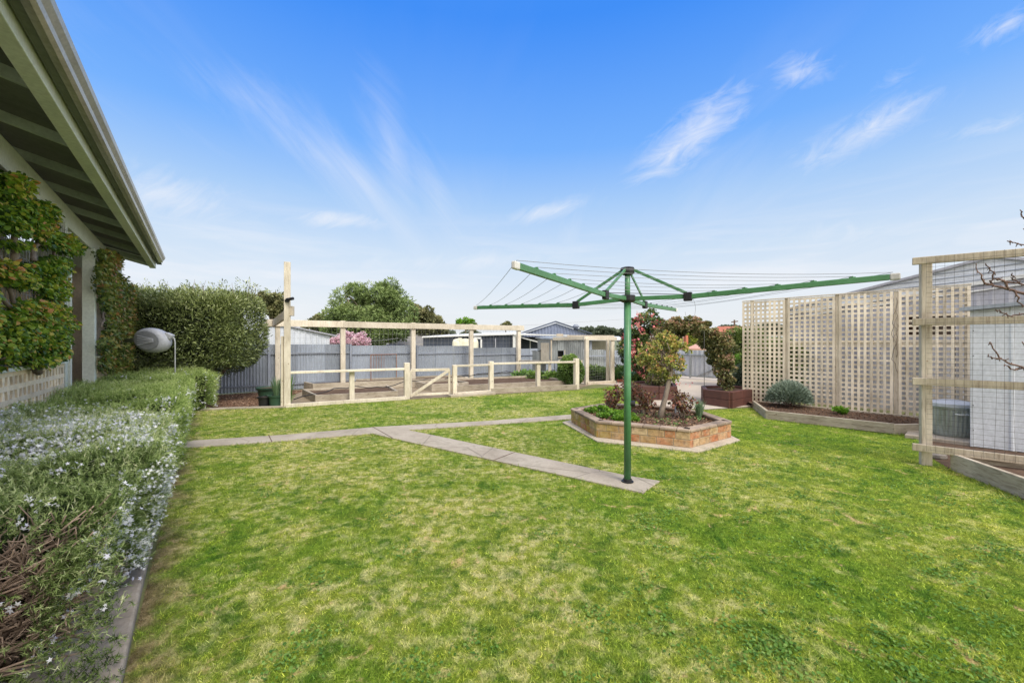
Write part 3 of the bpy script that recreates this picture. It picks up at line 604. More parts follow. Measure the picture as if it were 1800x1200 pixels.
# ================================================================== ROSEMARY HEDGES
def hedge(label, a_s, a_e, c_s, c_e, h, n_spr, nn, nlen, mat, flow, name='rosemary_hedge', twig_face=False, twigs=60, loc=None):
    t = thing(name, label, 'hedge', loc or AC((a_s+a_e)/2, (c_s+c_e)/2)); mid = (c_s+c_e)/2
    La, Lc = a_e-a_s, c_e-c_s
    def surf(n, faces):
        """points and normals on top / right / near / far faces in (a,c,z)"""
        area = {'top': La*Lc, 'right': La*h, 'near': Lc*h, 'far': Lc*h*.7}
        ws = np.array([area[f]*faces[f] for f in faces]); ks = rng.choice(len(ws), n, p=ws/ws.sum()); names = list(faces)
        u, w = rng.random(n), rng.random(n); a = np.empty(n); c = np.empty(n); z = np.empty(n); N = np.zeros((n, 3))
        for i, f in enumerate(names):
            m = ks == i
            if f == 'top': a[m] = a_s+La*u[m]; c[m] = c_s+Lc*w[m]; z[m] = h; N[m] = (0, 0, 1)
            if f == 'right': a[m] = a_s+La*u[m]; c[m] = c_e; z[m] = h*(.10+.90*w[m]); N[m] = (0, 1, 0)
            if f == 'near': a[m] = a_s; c[m] = c_s+Lc*u[m]; z[m] = h*w[m]; N[m] = (-1, 0, 0)
            if f == 'far': a[m] = a_e; c[m] = c_s+Lc*u[m]; z[m] = h*w[m]; N[m] = (1, 0, 0)
        # round the shoulders, lump the surface
        ra = np.clip((a_s+.28-a)/.28, 0, 1); rc = np.clip((c-(c_e-.25))/.25, 0, 1); rf = np.clip((a-(a_e-.28))/.28, 0, 1)
        z = z - (.06*ra**2 + .05*rc**2 + .08*rf**2)*(z/h)**3
        lump = .035*np.sin(a*2.3+c*3.1) + .03*np.sin(a*5.1-c*4.3+1.3) + .022*np.sin(a*9.7+z*8)
        z = z + lump*(z/h); c = np.where(N[:, 1] > 0, c + lump*1.3 - (.12+(.26*np.clip((3.5-a)/.9, 0, 1) if twig_face else 0))*(1-z/h)**1.3*(1 if twig_face else .35), c)
        a = np.where(N[:, 0] < 0, a + lump + (-.06*(1-z/h) if twig_face else .05), a)
        # undercut corner near the camera
        return a, c, z, N
    def xyz(a, c, z): return np.column_stack([-.6*a+.8*c, .8*a+.6*c, z])
    def nxyz(N): return np.column_stack([-.6*N[:, 0]+.8*N[:, 1], .8*N[:, 0]+.6*N[:, 1], N[:, 2]])
    faces = {'top': 1, 'right': 1.1, 'near': 1.2 if twig_face else 1.0, 'far': .6}
    a, c, z, N = surf(n_spr, faces)
    bare = np.zeros(n_spr, bool)
    if twig_face:
        nz = rng.random(n_spr); face = (N[:, 0] < 0) & (z > .13+.05*np.sin(c*9)) & (z < .76+.04*np.sin(c*7)) & (c < -.46+.10*np.sin(z*20)); bare = face & (nz < .90)
        face2 = (N[:, 1] > 0) & (a < a_s+.5) & (z < .28); bare |= face2 & (nz < .5); bare |= (N[:, 1] > 0) & (a < 3.3) & (z < .22)
    k = ~bare; a, c, z, N = a[k], c[k], z[k], N[k]; n = len(a)
    base = xyz(a, c, z) + rng.normal(0, .012, (n, 3)) - nxyz(N)*rng.uniform(0, .05, n)[:, None]
    dirs = unit(nxyz(N)*.8 + A(0, 0, .55) + rnd_unit(n)*.65); L = rng.uniform(.6, 1.2, n)*nlen*3.2
    # needles along each sprig
    i = np.repeat(np.arange(n), nn); tt = rng.random(n*nn); Pn = base[i] + dirs[i]*(tt*L[i])[:, None]
    Dn = unit(dirs[i]*.75 + rnd_unit(n*nn)*.8); tone = rng.normal(0, .13, n)[i] + .10*np.sin(a*1.7)[i]
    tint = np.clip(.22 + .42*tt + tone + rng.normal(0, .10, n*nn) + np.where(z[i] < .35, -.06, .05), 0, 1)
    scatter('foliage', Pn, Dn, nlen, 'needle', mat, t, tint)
    # flowers
    nf = flow[0]
    if nf:
        # clusters: a flowering sprig carries a handful
        a, c, z, N = surf(nf*6, {'top': flow[1], 'right': flow[2], 'near': flow[3], 'far': .05})
        dens = flow[4](a, c, z, N); dens = dens*(.35+1.3*(np.sin(a*6.1+c*7.7)*np.sin(a*3.7-c*9.1+z*11) > -.15)); k = rng.random(len(a)) < dens; a, c, z, N = a[k][:nf], c[k][:nf], z[k][:nf], N[k][:nf]; n = len(a)
        i = np.repeat(np.arange(n), 5); P = xyz(a, c, z)[i] + nxyz(N)[i]*rng.uniform(.01, .055, n*5)[:, None] + rng.normal(0, .011, (n*5, 3))
        scatter('flowers', P, rnd_unit(n*5), flow[5], 'flower', M['ros_flower'], t)
    # dark inner body with bark-like interior
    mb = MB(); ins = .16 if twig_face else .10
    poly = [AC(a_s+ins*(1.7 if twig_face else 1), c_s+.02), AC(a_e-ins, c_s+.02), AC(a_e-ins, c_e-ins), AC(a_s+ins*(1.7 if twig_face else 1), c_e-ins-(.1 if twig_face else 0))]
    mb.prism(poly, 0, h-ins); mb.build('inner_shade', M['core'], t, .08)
    # woody twigs fanning out from the base
    mb = MB()
    for q in range(twigs):
        if twig_face:
            b = AC(a_s+random.uniform(.15, .7), random.uniform(c_s, c_e-.3), random.uniform(.0, .18))
            e = AC(a_s+random.uniform(.02, .22)+.2*random.random(), 0, 0); cc = random.uniform(c_s-.1, c_e-.05)
            zz = random.uniform(.14, .76); e = AC(a_s-.02+random.uniform(0, .16), cc, zz)
        else:
            aa = random.uniform(a_s+.2, a_e-.2); b = AC(aa, c_e-.45, .0); e = AC(aa+random.uniform(-.3, .3), c_e-.06-random.random()*.08, random.uniform(.15, h*.7))
        pts = limb(mb, b, e, random.uniform(.006, .014), .003, .05, 5, 5)
        for j in (2, 3, 4):
            if twig_face:
                for _ in range(2): limb(mb, pts[j], pts[j] + Vector((random.uniform(-.10, .16), random.uniform(-.18, .06), random.uniform(.0, .20))), .004, .0018, .1, 4, 3)
    mb.build('twigs', M['twig'], t, smooth=True)
    return t
def d_near(a, c, z, N):
    top = (N[:, 2] > .5)*np.clip((a-3.25)/.5, .04, 1)*np.clip((5.4-a)/.3, .15, 1)*.9
    right = (N[:, 1] > .5)*np.where(z > .3, 1.0, .5)*np.clip((a-2.2)/1.0, .3, 1)
    return top + right + (N[:, 0] < -.5)*.22*np.where(z > .45, 1, .25)
hedge('flowering rosemary hedge with pale blue flowers and bare brown twigs at its near end', 2.55, 5.6, -1.62, -.30, .80, 22000, 17, .023, M['rosemary'], (2500, 1.5, 1.0, .45, d_near, .023), twig_face=True, twigs=520)
def d_mid(a, c, z, N): return (N[:, 2] > .5)*np.where((a < 6.4), .5, .06) + (N[:, 1] > .5)*.35
hedge('clipped green middle rosemary hedge alongside the breeze block wall', 5.62, 10.9, -1.50, -.27, .80, 15000, 13, .030, M['rosemary_far'], (420, 1, 1, .2, d_mid, .028), twigs=60)
def d_far(a, c, z, N): return .2 + .5*(N[:, 1] > .5) + .4*(N[:, 0] < 0)
hedge('small far rosemary bush with white specks at the end of the hedge row', 11.0, 13.0, -1.2, .10, .76, 4500, 12, .036, M['rosemary_far'], (240, 1, 1.4, 1.2, d_far, .026), name='rosemary_bush', twigs=30)

# ================================================================== OLIVE SHRUB
def box_crown(n, x0, x1, y0, y1, z0, z1, lsz, mat, kind, parent, name='foliage', zlow=None, inner=.35, rr=.3):
    """dense clipped mass: leaves near the outside of a rounded box, ragged edge"""
    u = rng.uniform(-1, 1, (n, 3)); k = rng.integers(0, 3, n); sgn = rng.choice([-1, 1], n)
    u[np.arange(n), k] = sgn*rng.uniform(1-inner, 1.0, n)
    nrm = (np.abs(u)**3.6).sum(1)**(1/3.6); u = u/np.maximum(nrm, 1)[:, None]
    cx, cy, cz = (x0+x1)/2, (y0+y1)/2, (z0+z1)/2
    P = A(cx, cy, cz) + u*A((x1-x0)/2, (y1-y0)/2, (z1-z0)/2)
    P += (np.sin(P[:, [1]]*3.1+P[:, [2]]*2.3)*.06 + np.sin(P[:, [0]]*4.7+P[:, [2]]*5.1)*.05)*u + rng.normal(0, .04, (n, 3))
    if zlow is not None:
        keepm = P[:, 2] > zlow(P); P = P[keepm]; u = u[keepm]
    m = len(P); hole = np.sin(P[:, 0]*8.1+P[:, 2]*6.3)*np.sin(P[:, 2]*9.4-P[:, 0]*5.2+P[:, 1]*4)
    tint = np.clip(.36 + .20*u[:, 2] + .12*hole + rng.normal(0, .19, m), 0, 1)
    D = unit(u*.7 + rnd_unit(m) + A(0, 0, .4)); return scatter(name, P, D, lsz, kind, mat, parent, tint)
ob = Vector((-8.0, 10.9, 0)); t = thing('olive_bush', 'large clipped olive green bush in front of the corrugated fence', 'bush', ob)
box_crown(50000, -9.75, -6.50, 9.6, 11.2, .62, 2.78, .085, M['olive'], 'narrow', t, zlow=lambda P: .62 + .42*np.clip((P[:, 0]+7.8)/1.6, 0, 1) + .10*np.sin(P[:, 0]*7), inner=.4)
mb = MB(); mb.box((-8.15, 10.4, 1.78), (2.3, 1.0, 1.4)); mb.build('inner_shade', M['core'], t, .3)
mb = MB()
for q in (((-7.95, 10.6, 0), (-7.6, 10.5, .8)), ((-7.95, 10.6, 0), (-8.3, 10.6, .9)), ((-7.9, 10.6, .3), (-7.0, 10.4, 1.1)), ((-7.95, 10.6, 0), (-7.9, 10.7, 1.0))): limb(mb, q[0], q[1], .06, .03, .05, 8)
mb.build('trunk', M['bark'], t, smooth=True); mb = MB()
for k in range(26):
    x = random.uniform(-9.5, -6.4); y = random.uniform(9.8, 11.4); limb(mb, (x, y, 2.55), (x+random.uniform(-.1, .1), y, 2.8+random.random()*.28), .008, .003, .05, 4, 3)
mb.build('twigs', M['bark'], t, smooth=True)
P = []
for k in range(60):
    x = random.uniform(-9.5, -6.3); y = random.uniform(9.7, 11.4); hh = random.uniform(.08, .34); m = 16
    P.append(np.column_stack([x+rng.normal(0, .03, m), y+rng.normal(0, .03, m), 2.72+rng.random(m)*hh]))
P = np.vstack(P); scatter('shoots', P, unit(rnd_unit(len(P))+A(0, 0, .9)), .075, 'narrow', M['olive'], t)

# ================================================================== REAR CORRUGATED FENCE
fd = Vector((.8, .6, 0)); F0 = Vector((-9.6, 10.52, 0))
def corr(mb, p, q, z0, z1a, z1b=None, pitch=.08, amp=.013, per=6, t=None):
    """vertical corrugated sheet from p to q"""
    z1b = z1a if z1b is None else z1b; p, q = Vector(p), Vector(q); L = (q-p).length; d = (q-p)/L; n = Vector((d.y, -d.x, 0)); k = max(2, int(L/pitch*per)); vs = []; fs = []
    for i in range(k+1):
        s = i/k*L; b = p + d*s + n*(amp*math.sin(2*PI*s/pitch)); zz = z1a+(z1b-z1a)*i/k
        vs += [(b.x, b.y, z0), (b.x, b.y, zz)]
    for i in range(k): fs.append((2*i, 2*i+2, 2*i+3, 2*i+1))
    mb.add(vs, fs, t)
t = thing('corrugated_fence', 'long blue grey corrugated steel fence behind the vegetable beds', 'fence', F0)
bays = [(0, 2.9, 1.43), (2.9, 5.25, 1.41), (5.25, 7.6, 1.36), (7.6, 9.9, 1.33), (9.9, 12.2, 1.24), (12.2, 14.5, 1.18), (14.5, 17.0, 1.10)]
for i, (s0, s1, zt) in enumerate(bays):
    mb = MB(); x = s0
    while x < s1-.05:
        e = min(x+.78, s1); corr(mb, F0+fd*x+Vector((0, 0, 0)), F0+fd*e, .03, zt, t=random.random()); x = e
    mb.build('panel', M['fence'], t, smooth=True)
    mb = MB(); nrm = Vector((.6, -.8, 0))
    for zz in (.20, zt-.28): mb.bar(F0+fd*s0+nrm*.03+Vector((0, 0, zz)), F0+fd*s1+nrm*.03+Vector((0, 0, zz)), .03, .045)
    mb.build('rail', M['fence_rail'], t)
    mb = MB(); p = F0+fd*s1+nrm*.05; mb.box((p.x, p.y, zt/2), (.06, .06, zt), math.atan2(.6, .8)); mb.build('post', M['fence_rail'], t)
# rusty old bedhead leaning by the fence
mb = MB(); p0 = F0+fd*5.9+Vector((.6, -.8, 0))*.12
for k in range(6): mb.tube([p0+fd*(.09*k)+Vector((0, 0, .45)), p0+fd*(.09*k)+Vector((0, 0, 1.05))], .006, 6)
mb.bar(p0+Vector((0, 0, 1.05)), p0+fd*.9+Vector((0, 0, 1.05)), .01, .02)
mb.tube([p0+fd*.9+Vector((0, 0, 0)), p0+fd*.9+Vector((0, 0, 1.06))], .012, 6); mb.tube([p0+Vector((0, 0, 0)), p0+Vector((0, 0, 1.06))], .012, 6)
tag(mb.build('rusty_frame', weathered('rust', (.35, .15, .08), (.2, .09, .05), rough=.9)), 'rusty metal rod frame leaning against the corrugated fence', 'metal frame')

# ================================================================== VEGETABLE GARDEN ENCLOSURE
tall = G(505, 716)
t = thing('garden_pergola', 'cream timber pergola frame with tall front post around the vegetable beds', 'pergola', tall)
mb = MB(); mb.box((tall.x, tall.y, 1.65), (.135, .12, 3.30), .5); mb.build('tall_post', M['cream'], t, .008)
mb = MB(); mb.bar(tall+Vector((-.10, -.02, .02)), tall+Vector((-.10, -.02, 1.62)), .05, .05, (0, 1, 0)); mb.build('gate_stile', M['cream'], t, .004)
mb = MB(); mb.bar(tall+Vector((.105, .0, 2.08)), tall+Vector((.105, .0, 2.30)), .07, .09, (0, 1, 0)); mb.build('stub', M['pine'], t, .004)
bl0 = Vector((-7.75, 11.85, 0)); br0 = Vector((.285, 17.1, 0)); bdir = (br0-bl0).normalized()
def brow(px):
    r = (px-900)/F; s = (bl0.x - r*bl0.y)/(r*bdir.y - bdir.x); return bl0 + bdir*s
ztop = 2.14
for px in (488, 602.5, 726, 828, 911.5):
    p = brow(px); mb = MB(); w = .15 if px > 500 else .135
    mb.box((p.x, p.y, ztop/2), (w, w*.9, ztop+.06), .58); mb.build('post', M['cream'], t, .01)
pl, pr = brow(466), brow(919); off = Vector((.55, -.83, 0))*.09
joints = [pl, brow(602.5), brow(726), brow(828), pr]
for p, q in zip(joints, joints[1:]):
    mb = MB(); mb.bar(p+off+Vector((0, 0, ztop-.09)), q+off+Vector((0, 0, ztop-.09+random.uniform(-.01, .01))), .045, .20); mb.build('top_rail', M['cream'], t, .006)
mb = MB(); p = brow(480); mb.bar(Vector((tall.x-.04, tall.y+.05, 2.13)), Vector((p.x, p.y, 2.03)), .06, .20); mb.build('cross_beam', M['pine'], t, .006)
# netting on the enclosure sides
mb = MB(); q0 = brow(488); q1 = br0
k = 0
L = (q1-q0).length; s = 0
while s < L: p = q0+bdir*s+off*.6; mb.bar(p+Vector((0, 0, .05)), p+Vector((0, 0, 2.0)), .0035, .0035); s += .15
for z in np.arange(.1, 2.0, .15): mb.bar(q0+off*.6+Vector((0, 0, z)), q1+off*.6+Vector((0, 0, z)), .0035, .0035)
tag(mb.build('wire_netting', M['net_wire']), 'wire netting stretched between the cream pergola posts', 'wire netting')
# small camera on the tall post
c = Vector((tall.x+.02, tall.y-.10, 2.45)); t = thing('security_camera', 'small black camera clamped near the top of the tall post', 'camera', c)
mb = MB(); mb.tube([c+Vector((.02, 0, -.01)), c+Vector((.20, -.06, .01))], .035, 12); mb.build('body', M['black'], t, .006)
mb = MB(); mb.tube([c+Vector((-.02, .06, -.03)), c+Vector((.05, .0, -.03))], .045, 10); mb.build('bracket', M['black'], t)

# low cream rail fence
fpts = {'a': tall, 'b': G(618.5, 707), 'c': G(715, 701.5), 'g1': G(722, 700), 'g2': G(790, 696.5), 'd': G(799, 696.5), 'e': G(863, 691.5), 'f': G(945.5, 687), 'h': G(1013, 684)}
t = thing('rail_fence', 'low cream post and rail fence along the front of the vegetable beds', 'fence', fpts['c'])
for k, zt, w in (('b', .76, .12), ('c', .95, .14), ('d', .86, .12), ('e', .93, .13), ('f', .86, .12), ('h', .97, .14)):
    p = fpts[k]; mb = MB(); mb.box((p.x, p.y, zt/2), (w, w, zt), .45); mb.build('post', M['cream'], t, .012)
for (p, q, z) in (('a', 'c', .79), ('d', 'e', .83), ('e', 'h', .86)):
    mb = MB(); mb.bar(fpts[p]+Vector((0, 0, z)), fpts[q]+Vector((0, 0, z)), .10, .055); mb.build('rail', M['cream'], t, .008)
mb = MB(); mb.bar(fpts['h']+Vector((0, .05, .84)), Vector((br0.x+.05, br0.y-.1, .70)), .07, .06); mb.build('rail', M['cream'], t, .006)
for p, q, hh in (('a', 'c', .09), ('d', 'e', .11), ('e', 'h', .16)):
    mb = MB(); mb.bar(fpts[p]+Vector((0, -.06, hh/2)), fpts[q]+Vector((0, -.06, hh/2)), .07, hh); mb.build('bottom_board', M['grey_timber' if hh > .15 else 'cream'], t, .008)
mb = MB(); p, q = fpts['d']+Vector((-.1, -.25, .035)), fpts['e']+Vector((.1, -.22, .035)); mb.bar(p, q, .2, .07); tag(mb.build('timber_step', M['grey_timber'], bevel=.01), 'flat grey timber plank lying at the foot of the rail fence', 'plank')
g1, g2 = fpts['g1'], fpts['g2']; t = thing('garden_gate', 'small cream timber gate with a diagonal brace in the rail fence', 'gate', g1)
mb = MB()
for g in (g1, g2): mb.bar(g+Vector((.0, 0, .03)), g+Vector((0, 0, .74)), .05, .07, (0, 1, 0))
mb.bar(g1+Vector((0, 0, .74)), g2+Vector((0, 0, .74)), .05, .07); mb.bar(g1+Vector((0, 0, .09)), g2+Vector((0, 0, .09)), .05, .06); mb.build('frame', M['cream'], t, .005)
mb = MB(); mb.bar(g1+Vector((0, -.03, .06)), g2+Vector((0, -.03, .72)), .03, .075); mb.build('brace', M['cream'], t, .005)
# raised vegetable beds
def bed(label, poly, h, th=.06, mat='grey_timber', soilz=None):
    t = thing('raised_bed', label, 'garden bed', poly[0]); n = len(poly)
    for i in range(n):
        p, q = Vector(poly[i]), Vector(poly[(i+1) % n]); e = (q-p).normalized()*th*.45
        mb = MB(); mb.bar(p-e+Vector((0, 0, h/2)), q-e+Vector((0, 0, h/2+random.uniform(-.006, .006))), th, h); mb.build('sleeper', M[mat], t, .006)
    mb = MB(); mb.add([(p[0], p[1], (soilz or h*.72)) for p in poly], [tuple(range(n))]); mb.build('soil', M['soil'], t); return t
bed('narrow grey sleeper bed behind the left half of the rail fence', [Vector((-4.75, 9.95, 0)), Vector((-3.05, 10.85, 0)), Vector((-3.75, 12.25, 0)), Vector((-5.7, 11.2, 0))], .20)
bed('long sleeper bed of bare soil running below the corrugated fence', [Vector((-5.9, 12.2, 0)), Vector((-1.6, 14.6, 0)), Vector((-2.2, 15.6, 0)), Vector((-6.6, 12.95, 0))], .24)
bed('raised sleeper bed of brown soil behind the right half of the fence', [G(805, 690), G(1005, 679.5), G(940, 670), G(800, 676)], .22)
bed('small back sleeper bed beyond the gate', [Vector((-2.4, 12.3, 0)), Vector((-1.4, 12.9, 0)), Vector((-2.0, 13.9, 0)), Vector((-3.1, 13.2, 0))], .22)
for lab, pts in (('black irrigation pipe looping over the left vegetable bed', [(-5.2, 9.75, .12), (-4.6, 10.6, .27), (-4.2, 10.9, .30), (-3.6, 11.4, .22), (-3.0, 12.2, .34), (-2.4, 12.8, .30)]),
                 ('black irrigation pipe curving over the right vegetable bed', [(-2.2, 13.4, .28), (-1.2, 14.4, .35), (-.2, 15.0, .40), (.6, 14.4, .30), (1.3, 13.7, .28)])):
    mb = MB(); fine = []
    P_ = [Vector(p) for p in pts]
    for i in range(len(P_)-1):
        for s in range(5): fine.append(P_[i].lerp(P_[i+1], s/5)+Vector((0, 0, .02*math.sin(s*1.2+i))))
    mb.tube(fine, .012, 6); tag(mb.build('irrigation_pipe', M['black'], smooth=True), lab, 'pipe')
# pots
def pot(loc, r, h, mat, label, group=None):
    t = thing('plant_pot', label, 'pot', loc, group)
    mb = MB(); mb.lathe(loc, [(r*.78, 0), (r*.95, h*.85), (r*1.06, h*.86), (r*1.08, h), (r*.98, h), (r*.95, h*.9), (.01, h*.88)], 24); mb.build('tub', M[mat], t, smooth=False)
    mb = MB(); mb.lathe(loc, [(r*.93, h*.88), (r*.9, h*.905)], 20); mb.build('soil', M['soil'], t); return t
pp1, pp2, pp3 = G(464.5, 715), G(486, 714.5), G(474, 700)
pot(pp1, .13, .24, 'black', 'small black plastic pot left of the green pots'); pot(pp2, .17, .27, 'pot_green', 'dark green pot of strap leaves beside the tall post'); pot(pp3, .30, .30, 'pot_green', 'wide dark green tub behind the two smaller pots')
def strap_plant(name, label, cat, loc, n, L, spread, mat='strap', z0=0, stiff=.9, w=1, group=None):
    """arching strap leaves, three segments each"""
    V, T, tt = [], [], []
    for i in range(n):
        a = random.uniform(0, 2*PI); out = random.uniform(.15, 1)*spread; l = L*random.uniform(.6, 1.1); wd = .010*w*random.uniform(.7, 1.3); sd = Vector((-math.sin(a), math.cos(a), 0))*wd
        b = Vector(loc) + Vector((math.cos(a), math.sin(a), 0))*random.random()*.08*spread/L*2 + Vector((0, 0, z0)); k = len(V); tn = random.random()
        for s in range(5):
            f = s/4; p = b + Vector((math.cos(a), math.sin(a), 0))*(out*f**1.5) + Vector((0, 0, l*(f - (1-stiff)*f**3*1.4)))
            ww = (1-f**2)*1.0+.04; V += [p-sd*ww, p+sd*ww]; tt += [tn*.7+.3*f]*2
        for s in range(4): T += [(k+2*s, k+2*s+1, k+2*s+3), (k+2*s, k+2*s+3, k+2*s+2)]
    o = np_mesh(name, np.array([tuple(v) for v in V]), np.array(T), np.array(tt), M[mat]); return tag(o, label, cat, group)
strap_plant('potted_plant', 'upright green strap leaves growing in the dark green pot', 'plant', pp2+Vector((0, 0, .22)), 70, .55, .20, 'bulb', w=1.1)
strap_plant('tall_grass_plant', 'thin tall grassy plant behind the pots by the tall post', 'plant', pp2+Vector((.12, .35, .1)), 60, .75, .18, 'strap', w=.6)

# ================================================================== CHICKEN COOP + PERGOLA
cb = Vector((2.0, 15.6, 0)); cdz = .62
t = thing('chicken_coop', 'raised grey corrugated chicken coop with a cream door and dark hatch', 'coop', cb)
f0, f1 = Vector((1.62, 15.6, 0)), Vector((2.72, 15.9, 0)); s0 = Vector((1.05, 16.35, 0)); s1 = Vector((2.2, 17.2, 0))
fl, fr = W(969, 600, 15.6), W(1026, 600, 15.75); bl = W(945, 600, 16.4)
fl.z = fr.z = bl.z = 0
mb = MB(); zt0, zt1 = 1.58, 1.52
ho0, ho1 = W(982, 0, 15.66).x, W(992, 0, 15.66).x
dfr = (fr-fl)
def fpt(px):
    r = (px-900)/F; s = (fl.x-r*fl.y)/(r*dfr.y-dfr.x); return fl+dfr*s
h0, h1 = fpt(980.5), fpt(992)
corr(mb, fl, h0, .78, 1.57, t=.6); corr(mb, h1, fr, .78, 1.56, t=.3); corr(mb, h0, h1, .78, .92, t=.5); corr(mb, h0, h1, 1.15, 1.57, t=.7)
corr(mb, bl, fl, .62, 1.60, 1.58, t=.2); corr(mb, bl, bl+Vector((.9, .9, 0)), .6, 1.56, t=.4)
mb.build('wall', M['galv'], t, smooth=True)
mb = MB(); mb.slab([bl+Vector((-.1, -.05, 1.62)), fl+Vector((-.05, -.12, 1.60)), fr+Vector((.1, -.1, 1.60)), fr+Vector((.5, 1.3, 1.66)), bl+Vector((.5, .9, 1.68))], (0, 0, .03)); mb.build('roof', M['galv'], t)
mb = MB(); p, q = bl.lerp(fl, .28), bl.lerp(fl, .92); o_ = Vector((-.04, -.03, 0)); dd = (fl-bl).normalized(); 
mb.bar(W(951, 600, 16.1)*1+Vector((0, 0, -.02+1.12-1.5)), W(965.5, 600, 15.72)+Vector((0, 0, -.02+1.12-1.5)), .03, .70); mb.build('door', M['cream'], t, .005)
mb = MB(); mb.bar(fl+Vector((-.0, -.03, .7)), fl+Vector((0, -.03, 1.58)), .05, .05, (0, 1, 0)); mb.bar(h0+Vector((0, -.03, .90)), h1+Vector((0, -.03, .90)), .03, .04); mb.bar(h1+Vector((.01, -.03, .92)), h1+Vector((.01, -.03, 1.18)), .03, .03, (0, 1, 0)); mb.build('frame', M['pine'], t)
mb = MB(); mb.bar(h0+Vector((0, .25, 1.03)), h1+Vector((0, .25, 1.03)), .02, .3); mb.build('hatch', M['black'], t)
for p in (bl.lerp(fl, .1), bl.lerp(fl, .9), fl.lerp(fr, .25), fr+Vector((-.1, 0, 0))):
    mb = MB(); mb.box((p.x, p.y+.05, .4), (.11, .11, .8)); mb.build('leg', M['cream'], t, .01)
mb = MB(); mb.box((W(948, 0, 15.5).x, 15.8, .93-.42), (.35, .35, .95)); 
t2 = thing('feed_box', 'small grey corrugated feed box attached left of the coop', 'box', W(941, 678, 16.2)*1)
bx0, bx1 = W(936, 600, 16.6), W(947, 600, 16.1)
mb = MB(); corr(mb, (bx0.x, bx0.y, 0), (bx1.x, bx1.y, 0), .35, 1.12); corr(mb, (bx1.x, bx1.y, 0), (bx1.x+.3, bx1.y+.3, 0), .35, 1.12); mb.build('wall', M['galv'], t2)
mb = MB(); mb.slab([(bx0.x-.05, bx0.y, 1.10), (bx1.x+.02, bx1.y-.05, 1.15), (bx1.x+.35, bx1.y+.3, 1.2), (bx0.x+.3, bx0.y+.4, 1.14)], (0, 0, .025)); mb.build('lid', M['galv'], t2)
# coop pergola
pa, pb, pc = G(1031, 676), G(1076, 673), G(1068, 671)
t = thing('run_pergola', 'cream timber pergola run in front of the chicken coop', 'pergola', pa)
for p, w in ((pa, .13), (pb, .13), (pc, .10)): mb = MB(); mb.box((p.x, p.y, .80), (w, w, 1.6), .3); mb.build('post', M['cream'], t, .01)
mb = MB(); mb.bar(fl+Vector((.05, -.25, 1.60)), pa+Vector((.0, 0, 1.62)), .07, .12); mb.build('beam', M['cream'], t, .006)
mb = MB(); mb.bar(pa+Vector((-.1, -.02, 1.62)), pb+Vector((.15, 0, 1.60)), .07, .12); mb.build('beam', M['cream'], t, .006)
mb = MB(); mb.bar(Vector((fl.x+.6, fl.y-.1, 1.71)), pb+Vector((.1, .1, 1.69)), .08, .06); mb.build('beam', M['pine'], t, .006)
mb = MB(); mb.box(W(984, 589, 15.4), (.25, .12, .10)); mb.build('block', M['pine'], t, .005)
mb = MB(); mb.bar(pa+Vector((0, -.05, .05)), pb+Vector((.1, -.05, .05)), .10, .10); mb.build('sill', M['pine'], t, .01)
netp = MB()
for s in np.linspace(0, 1, 13): p = pa.lerp(pc, s); netp.bar(p+Vector((0, 0, .1)), p+Vector((0, 0, 1.55)), .003, .003)
for z in np.arange(.15, 1.5, .1): netp.bar(pa+Vector((0, 0, z)), pc+Vector((0, 0, z)), .003, .003)
tag(netp.build('wire_netting', M['net_wire']), 'wire netting across the front of the coop run', 'wire netting')

# fence behind the coop (paler, galvanised)
t = thing('paling_fence', 'pale galvanised fence panels seen through the coop run', 'fence', W(1036, 660, 17.3))
q0, q1 = Vector((2.6, 18.2, 0)), Vector((4.9, 18.9, 0))
mb = MB(); corr(mb, q0, q0.lerp(q1, .35), .1, 1.15, pitch=.1, t=.9); corr(mb, q0.lerp(q1, .35), q0.lerp(q1, .7), .1, 1.13, pitch=.1, t=.5); mb.build('panel', M['galv'], t, smooth=True)
mb = MB(); corr(mb, q0.lerp(q1, .7), Vector((6.9, 19.2, 0)), .05, 1.10, pitch=.1, t=.4); mb.build('panel', M['fence'], t, smooth=True)
mb = MB(); mb.bar(q0+Vector((0, -.04, .85)), q1+Vector((1.4, .1, .85)), .04, .05); mb.build('rail', M['fence_rail'], t)

# ================================================================== SHRUBS NEAR THE COOP AND DRIVE
def ball(name, label, cat, c, r, n, lsz, mat, kind='leaf', group=None, core=.8, stem=True):
    c = Vector(c); t = thing(name, label, cat, (c.x, c.y, 0), group)
    u = rnd_unit(n); P = np.array(c) + u*A(*r)*(rng.uniform(.86, 1.04, n) + .05*np.sin(u[:, 0]*9+u[:, 2]*7))[:, None]
    P = P[P[:, 2] > .01] if True else P; uu = (P-np.array(c))/A(*r)
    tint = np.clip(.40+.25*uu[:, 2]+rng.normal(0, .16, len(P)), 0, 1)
    scatter('foliage', P, unit(uu+.9*rnd_unit(len(P))), lsz, kind, M[mat], t, tint)
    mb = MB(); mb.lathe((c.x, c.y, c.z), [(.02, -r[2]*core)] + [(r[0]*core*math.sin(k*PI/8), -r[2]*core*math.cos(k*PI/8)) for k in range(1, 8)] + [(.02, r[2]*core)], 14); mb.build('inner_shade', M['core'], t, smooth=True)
    if stem: mb = MB(); limb(mb, (c.x, c.y, -.02), (c.x, c.y, c.z), .04, .03); mb.build('trunk', M['bark'], t)
    return t
cx = W(1003, 655, 13.6); ball('topiary_bush', 'round clipped green topiary bush in front of the coop', 'bush', (cx.x, cx.y, .52), (.42, .42, .52), 7000, .05, 'topiary')
